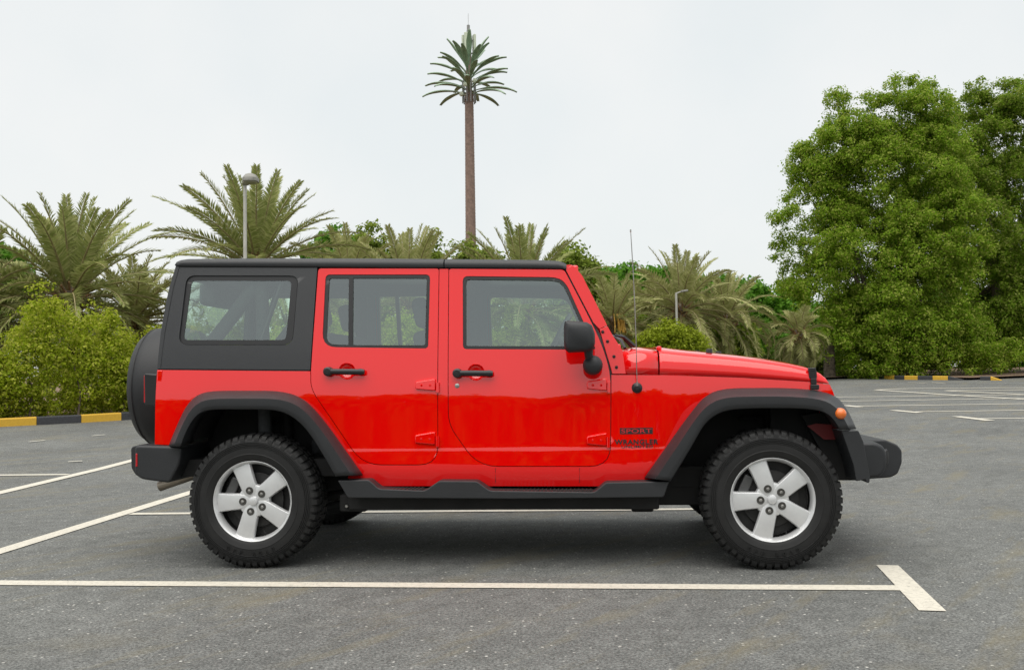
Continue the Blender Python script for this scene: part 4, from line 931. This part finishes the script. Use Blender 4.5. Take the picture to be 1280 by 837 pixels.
tree('leafy_tree', 'thin olive green tree top at the front corner of the roof', 'tree', base_at(722, 40), [pb(716, 330, 24, 40), pb(735, 352, 24, 40), pb(700, 345, 28, 40), pb(725, 385, 34, 40), pb(690, 380, 34, 40)], 260, 42, .42, .10, M['olive'], None, .15, 5, 43)
tree('leafy_tree', 'small olive green tree top left of the mast trunk above the roof', 'tree', base_at(585, 42), [pb(578, 318, 15, 42), pb(592, 330, 20, 42), pb(612, 332, 20, 42), pb(590, 368, 44, 42), pb(630, 372, 40, 42)], 260, 42, .40, .10, M['olive'], None, .15, 5, 44)

# ---- date palms
M['frond'] = leafmat('palm_fronds', (.21, .25, .07), (.31, .34, .115), (.45, .45, .20), .32, .5)
M['frondg'] = leafmat('grey_palm_fronds', (.27, .29, .09), (.37, .38, .15), (.50, .48, .24), .3, .55)
M['rachis'] = pmat('palm_rachis', (.24, .20, .09), .6, var=.3, scale=5); M['dry'] = pmat('dry_frond_stubs', (.26, .15, .07), .9, var=.3, scale=6)
M['dates'] = pmat('date_stalks', (.50, .28, .04), .6, var=.3, scale=8)
def palm(label, px, py, Y, L, n, seed, m, h=None, emin=-35, emax=86, droop=1.0, group='date palms behind the kerb', tr=.20, dates=0, wid=.42, lw=.023, name='date_palm', bias=1.0):
    r = random.Random(seed); c = atY(px, py, Y); z0 = gz(Y) + .1; t = empty(name, (c.x, Y, z0)); tag(t, label, 'palm', group); H = c.z - z0
    Q = []; rb = MB(); R0 = Vector((0, 0, H))
    for k in range(n):
        u = (k + .5) / n; az = k * 2.39996 + r.uniform(-.2, .2); el = math.radians(emax + (emin - emax) * u ** bias + r.uniform(-6, 6)); Lk = L * (.82 + .18 * math.sin(u * 3.1)) * r.uniform(.88, 1.08)
        hor = Vector((math.cos(az), math.sin(az), 0)); pts = [R0 + hor * .08 + Vector((0, 0, -.35 * u))]; M_ = 22; e = el; side = Vector((-hor.y, hor.x, 0)); tw = r.uniform(-.5, .5)
        for i in range(M_):
            s = i / M_; e -= math.radians((20 + 46 * math.cos(el) ** 2) * droop * r.uniform(.8, 1.2)) / M_ * (.3 + 1.6 * s)
            pts.append(pts[-1] + (hor * math.cos(e) + Vector((0, 0, math.sin(e)))) * (Lk / M_) + side * tw * .01 * s)
        rb.tube(pts, [.035 * (1 - .85 * i / M_) + .004 for i in range(M_ + 1)], 5, False)
        P = np.array([p[:] for p in pts]); nl = max(36, int(Lk * 26)); ss = np.linspace(.16, .995, nl)
        ip = ss * M_; base = np.stack([np.interp(ip, np.arange(M_ + 1), P[:, j]) for j in range(3)], 1)
        tan = unit(np.gradient(P, axis=0)); T = unit(np.stack([np.interp(ip, np.arange(M_ + 1), tan[:, j]) for j in range(3)], 1))
        S0 = np.array(side)[None, :]; U = unit(np.cross(S0, T)); U = np.where(U[:, 2:3] < 0, -U, U)
        ca, sa = math.cos(tw), math.sin(tw); Sd = S0 * ca + U * sa; U2 = U * ca - S0 * sa
        ll = wid * np.minimum(1, (ss - .08) / .22) ** .7 * (1 - .62 * np.maximum(0, (ss - .45) / .55) ** 1.4)
        for sg in (-1, 1):
            fw = (.55 + .75 * ss)[:, None] + rng.normal(0, .12, (nl, 1)); up = .42 + rng.normal(0, .18, (nl, 1))
            D = unit(Sd * sg + T * fw + U2 * up); D[:, 2] -= .10; D = unit(D); ln = (ll * rng.uniform(.8, 1.15, nl))[:, None]; wv = unit(np.cross(D, U2 + .3 * Sd * sg)) * lw
            mid = base + D * ln * .4; tip = base + D * ln; tip[:, 2] -= ln[:, 0] * .08
            Q.append(np.stack([base, mid + wv, tip, mid - wv], 1))
    quads_obj('fronds', np.concatenate(Q), m, t); rb.build('rachis', M['rachis'], t)
    b = MB(); prof = []; hh = 0.0; i = 0
    while hh < H - .1: prof += [(tr * (1 + .10), hh), (tr * .93, hh + .10)]; hh += .12
    prof += [(tr * 1.25, H - .1), (tr * 1.35, H + .05), (tr * .7, H + .2), (0, H + .22)]; b.lathe(prof, (0, 0, 0), 'z', 14); b.build('trunk', M['palmbark'], t)
    b = MB()
    for k in range(46):
        a = k * 2.39996; zz = H - .55 + .6 * k / 46; d = Vector((math.cos(a), math.sin(a), .9 + r.uniform(-.3, .3))); p = Vector((math.cos(a) * tr * .9, math.sin(a) * tr * .9, zz)); b.tube([p, p + d * r.uniform(.18, .34)], [.04, .022], 5)
    b.build('frond_stubs', M['dry'], t)
    for k in range(dates):
        b = MB(); a = k * 2.2 + .6
        for j in range(24):
            aa = a + r.uniform(-.3, .3); d = Vector((math.cos(aa), math.sin(aa), 0)); p = R0 + d * .1; b.tube([p, p + d * .35 + Vector((0, 0, .2)), p + d * r.uniform(.5, .7) + Vector((0, 0, -.1)), p + d * r.uniform(.55, .75) + Vector((0, 0, -.55 + r.uniform(-.2, .2)))], [.02, .014, .02, .03], 5, False)
        b.build('date_stalk', M['dates'], t)
    return t
palm('full green date palm rising over the yellow-green hedge at the left', 88, 367, 25, 3.1, 84, 1, M['frond'], emin=-58, droop=.95)
palm('date palm cut by the left edge of the photo, arching over the hedge', -32, 372, 24, 2.3, 44, 2, M['frond'], emin=-45, droop=1.2)
palm('smaller date palm with drooping fronds between the left palm and the car roof corner', 168, 398, 28, 2.3, 62, 21, M['frondg'], emin=-65, droop=1.25)
palm('tall date palm with splayed fronds directly behind the pale hooded street lamp', 320, 328, 30, 3.45, 66, 3, M['frond'], emin=-26, droop=.75)
palm('date palm with long bent fronds over the rear door and the bright green tree', 436, 356, 37, 2.7, 44, 4, M['frondg'], emin=-30, droop=1.2)
palm('pale date palm above the roof between the lamp-side trees and the mast', 510, 379, 35, 3.45, 48, 5, M['frondg'], emin=-35, droop=.8)
palm('date palm just right of the mast trunk, seen again through the front window', 655, 380, 33, 3.45, 58, 6, M['frond'], emin=-35, droop=.8)
palm('low date palm with orange date stalks beside the windscreen', 766, 400, 36, 2.3, 46, 7, M['frondg'], emin=-40, droop=1.1, dates=3)
palm('bushy date palm with a dry brown heart left of the drooping palm', 851, 385, 38, 3.0, 70, 8, M['frondg'], emin=-62, droop=1.15)
palm('heavily drooping grey-green date palm over the middle of the bonnet', 908, 398, 40, 2.6, 60, 9, M['frondg'], emin=-70, droop=1.5)
palm('second low grey-green date palm between the antenna and the bushy palm', 808, 398, 41, 2.3, 46, 12, M['frondg'], emin=-50, droop=1.3)
palm('short date palm with hanging straw-coloured fronds on a bare grey trunk', 999, 416, 41, 1.55, 44, 10, M['frondg'], emin=-70, droop=1.6, tr=.17)
# the thick bare trunk left of the big tree
bt = empty('palm_stump', base_at(1037, 43.0)); tag(bt, 'thick dark bare palm trunk standing against the left skirt of the big tree', 'palm trunk')
b = MB(); prof = []
for i in range(30): prof += [(.27 - .001 * i, i * .07), (.24 - .001 * i, i * .07 + .05)]
b.lathe(prof + [(0, 2.12)], (0, 0, 0), 'z', 16); b.build('trunk', M['palmbark'], bt)

# ---- hedge along the kerb, shrubs, low clipped hedge
def hedge(name, label, cat, line_, width, h0, ncl, per, cr, size, m, seed, hv=.5, stems=False):
    global rng
    rng = np.random.default_rng(seed); P = np.array([(p[0], p[1]) for p in line_], float); L = np.r_[0, np.cumsum(np.linalg.norm(np.diff(P, axis=0), axis=1))]
    t = np.sort(rng.uniform(0, L[-1], ncl)); x = np.interp(t, L, P[:, 0]); y = np.interp(t, L, P[:, 1]); dx = np.interp(t + .1, L, P[:, 0]) - np.interp(t - .1, L, P[:, 0]); dy = np.interp(t + .1, L, P[:, 1]) - np.interp(t - .1, L, P[:, 1]); nn = unit(np.stack([-dy, dx], 1))
    hh = np.array([np.interp(a, *h0) for a in t]) * (1 + hv * .35 * (np.sin(t * 1.7) * .6 + np.sin(t * 4.1 + 1) * .4))
    hh = hh * np.where(rng.random(ncl) < .07 * hv, rng.uniform(1.05, 1.22, ncl), 1); v = rng.uniform(0, 1, ncl); w = rng.uniform(-.5, .5, ncl) * width; edge = rng.random(ncl) < .55
    bulge = np.sin(np.clip(v * 1.15, 0, 1) * math.pi * .62 + .55); w = np.where(edge, -width / 2 * bulge + rng.uniform(0, .25, ncl), w)
    x += nn[:, 0] * w; y += nn[:, 1] * w; g = np.array([gz(a) for a in y]) + .1
    C = np.stack([x, y, g + .06 + v * (hh - cr * .6)], 1); o = empty(name, (P[0, 0], P[0, 1], gz(P[0, 1]) + .1)); tag(o, label, cat)
    C -= np.array(o.location)[None, :]; quads_obj('foliage', clumps(C, cr * rng.uniform(.6, 1.3, ncl), per, size), m, o)
    if not stems: return o
    b = MB()
    for k in range(0, ncl, max(1, ncl // 60)): q = C[k]; p0 = Vector((q[0], q[1] + .2, -.1)); b.tube([p0, (p0 + Vector(q)) / 2 + Vector((.1, .05, 0)), Vector(q)], [.03, .02, .008], 5)
    b.build('hedge_stems', M['bark'], o); return o  # the hedge's own woody stems, rising into its leaf clumps
off = lambda p, d: (p[0] - .55 * d, p[1] + .83 * d)
HL = [off(p, 1.3) for p in KERB[:7]]
LL = np.r_[0, np.cumsum(np.linalg.norm(np.diff(np.array(HL), axis=0), axis=1))]
hedge('hedge', 'long yellow-green leafy hedge growing behind the yellow and black kerb', 'hedge', HL, 2.2, ([0, LL[1] - 1.5, LL[1], LL[1] + .8, LL[2] + .6, LL[3] + .6, LL[4], LL[6]], [1.95, 1.95, 1.95, 2.1, 1.95, 1.8, 2.0, 2.1]), 5600, 62, .20, .037, M['hedge'], 6, 1.15, True)
YS = 34
tree('shrub', 'rounded yellow-green bush in front of the palms over the bonnet', 'shrub', base_at(838, YS), [pb(838, 424, 28, YS, .75), pb(815, 432, 24, YS, .8), pb(862, 432, 24, YS, .8), pb(838, 452, 42, YS, .6)], 420, 54, .24, .05, M['shrub'], None, .08, 5, 50, .4)
hedge('hedge', 'dark green bush row behind the short palm left of the big tree', 'hedge', [(7.5, 50), (12, 50), (17, 50.5)], 1.5, ([0, 10], [2.3, 2.3]), 620, 44, .38, .11, M['belt'], 7, .4)
hedge('clipped_hedge', 'low square clipped hedge in front of the dark bush row', 'hedge', [(7.0, 46.5), (11, 46.5), (15.5, 47)], .8, ([0, 10], [1.0, 1.0]), 620, 40, .16, .06, M['clip'], 8, .05)
hedge('hedge', 'bright green bush row behind the car seen through its windows', 'hedge', [(-9, 33), (-3, 36), (4, 38.5), (10, 40.5)], 1.8, ([0, 20], [2.5, 2.3]), 1100, 44, .34, .10, M['ficus'], 9, .5)
# grass strip by the clipped hedge
rng = np.random.default_rng(9); n = 9000; gx_ = rng.uniform(8, 16.5, n); gy_ = rng.uniform(43.5, 46.3, n); g_ = np.array([gz(a) for a in gy_]) + .1
base = np.stack([gx_, gy_, g_], 1); wv = np.stack([rng.normal(0, 1, n), rng.normal(0, 1, n), np.zeros(n)], 1) * .02; tip = base + np.stack([rng.normal(0, .04, n), rng.normal(0, .04, n), rng.uniform(.08, .22, n)], 1)
tag(quads_obj('grass', np.stack([base - wv, base + wv, tip + wv * .2, tip - wv * .2], 1), M['grass']), 'short green grass in front of the low clipped hedge', 'grass', None, 'stuff')

# ---- far-off wood on the viewer's side of the car park, mirrored in the paint
rng = np.random.default_rng(77); n = 5200; x = rng.uniform(-110, 110, n); hgt = 6.2 + 1.1 * np.sin(x * .17) + .8 * np.sin(x * .41 + 2) + .5 * np.sin(x * .9)
C = np.stack([x, -62 + rng.uniform(-3, 3, n), rng.uniform(.1, 1, n) * hgt], 1)
tag(quads_obj('tree_line', clumps(C, rng.uniform(.8, 1.6, n), 26, .5), M['belt']), 'line of green trees on the far side of the car park', 'trees', None, 'stuff')

# ---- mast dressed up as a palm
M['mast'] = pmat('mast_bark', (.23, .16, .13), .9, var=.25, scale=6, bump=.5, bscale=10); M['pfrond'] = pmat('mast_frond', (.25, .34, .23), .6, var=.3, scale=3); M['ant'] = pmat('antenna_panel', (.50, .54, .42), .6, var=.06, scale=2); M['galv'] = pmat('mast_metal', (.25, .25, .24), .6, .4)
Ym = 62.0; k = Ym / FOC; bq = atY(588.8, 330, Ym); tq = atY(584, 118, Ym); zb = gz(Ym) + .1
ms_ = empty('palm_mast', (bq.x, Ym, zb)); tag(ms_, 'very tall artificial palm hiding a mobile phone mast, brown ringed trunk and short green crown', 'mast')
H = tq.z - zb; top = atY(582.6, 62, Ym); HT = top.z - zb; b = MB(); prof = []; hh = 0
rA, rB = 7.6 * k, 5.4 * k
while hh < H: r_ = rA + (rB - rA) * hh / H; prof += [(r_ * 1.02, hh), (r_ * .975, hh + .13)]; hh += .2
prof += [(rB * .72, H + .1), (rB * .62, HT)]; b.lathe(prof + [(0, HT)], (0, 0, 0), 'z', 20); b.build('trunk', M['mast'], ms_)
r = random.Random(5); nfr = 40
for i in range(nfr):
    u = i / (nfr - 1); az = i * 2.39996; el = math.radians(66 - 52 * u + r.uniform(-6, 6)); z0 = H + 38 * k * (1 - u) ** 1.1 - 1 * k; L = (42 + 14 * min(1, u * 1.6)) * k * r.uniform(.9, 1.08)
    hor = Vector((math.cos(az), math.sin(az), 0)); sd_ = Vector((-hor.y, hor.x, 0)); p = Vector((0, 0, z0)) + hor * rB * .5; rows = []; e = el; n = 12
    for j in range(n + 1):
        s = j / n; wdt = .5 * k * 5.6 * (math.sin(min(1, max(0, (s - .18)) / .5) * math.pi / 2) if s > .18 else 0) * (1 - max(0, s - .7) / .3 * .75) + .035
        up = (hor * -math.sin(e) + Vector((0, 0, math.cos(e)))); rows.append([p - sd_ * wdt - up * wdt * .45, p - sd_ * wdt * .5 - up * wdt * .12, p + up * .02, p + sd_ * wdt * .5 - up * wdt * .12, p + sd_ * wdt - up * wdt * .45])
        p = p + (hor * math.cos(e) + Vector((0, 0, math.sin(e)))) * L / n; e -= math.radians(58) / n * (.4 + 1.2 * s) * (1 if u > .12 else .5)
    b = MB(); b.loft(rows); o = b.build('frond', M['pfrond'], ms_, True, 0, 2, False); q = o.modifiers.new('solid', 'SOLIDIFY'); q.thickness = .03
for a, rr2 in ((-1.75, 4.2 * k), (.35, 4.4 * k), (2.45, 4.2 * k)):
    b = MB(); c = Vector((math.cos(a) * rr2 * 1.7, math.sin(a) * rr2 * 1.7, HT + 6 * k)); b.box(c, (.16, 7.5 * k, 27 * k), Matrix.Rotation(a, 3, 'Z')); o = b.build('antenna_panel', M['ant'], ms_, True, .03)
    d = MB(); d.tube([c + Vector((0, 0, -9 * k)), (0, 0, HT - 7 * k)], .05, 6); d.tube([c + Vector((0, 0, 8 * k)), (0, 0, HT + 8 * k)], .05, 6); d.build('bracket', M['galv'], o)
b = MB(); b.tube([(0, 0, HT - .3), (0, 0, HT + 24 * k)], .12, 8); b.tube([(0, 0, HT + 24 * k), (0, 0, HT + 31 * k)], .10, 8); b.tube([(0, 0, HT + 31 * k), (0, 0, HT + 46 * k)], .012, 6); b.build('lightning_rod', M['galv'], ms_)
for a, zz, rd in ((-2.4, H - 2 * k, 3.2), (-.9, H + 14 * k, 3.4), (-1.9, H + 9 * k, 3.0)):
    b = MB(); c = Vector((math.cos(a) * rB * 2.0, math.sin(a) * rB * 2.0, zz)); ax = Matrix.Rotation(a, 3, 'Z'); tmp = MB(); tmp.lathe([(0, -.05), (rd * k * .7, -.02), (rd * k, .08), (rd * k * .9, .16), (0, .22)], (0, 0, 0), 'x', 20); b.add([c + ax @ Vector(v) for v in tmp.v], tmp.f); b.tube([c, (0, 0, zz)], .05, 6); b.build('dish', M['ant'], ms_)
b = MB()
for j in range(10):
    a = j * .628; c = Vector((math.cos(a) * rB * 1.5, math.sin(a) * rB * 1.5, H - .6)); b.tube([c, c + Vector((0, 0, 1.5))], .04, 6); b.tube([c + Vector((0, 0, .2)), (0, 0, H - .4)], .03, 5)
b.build('service_ring', M['galv'], ms_)
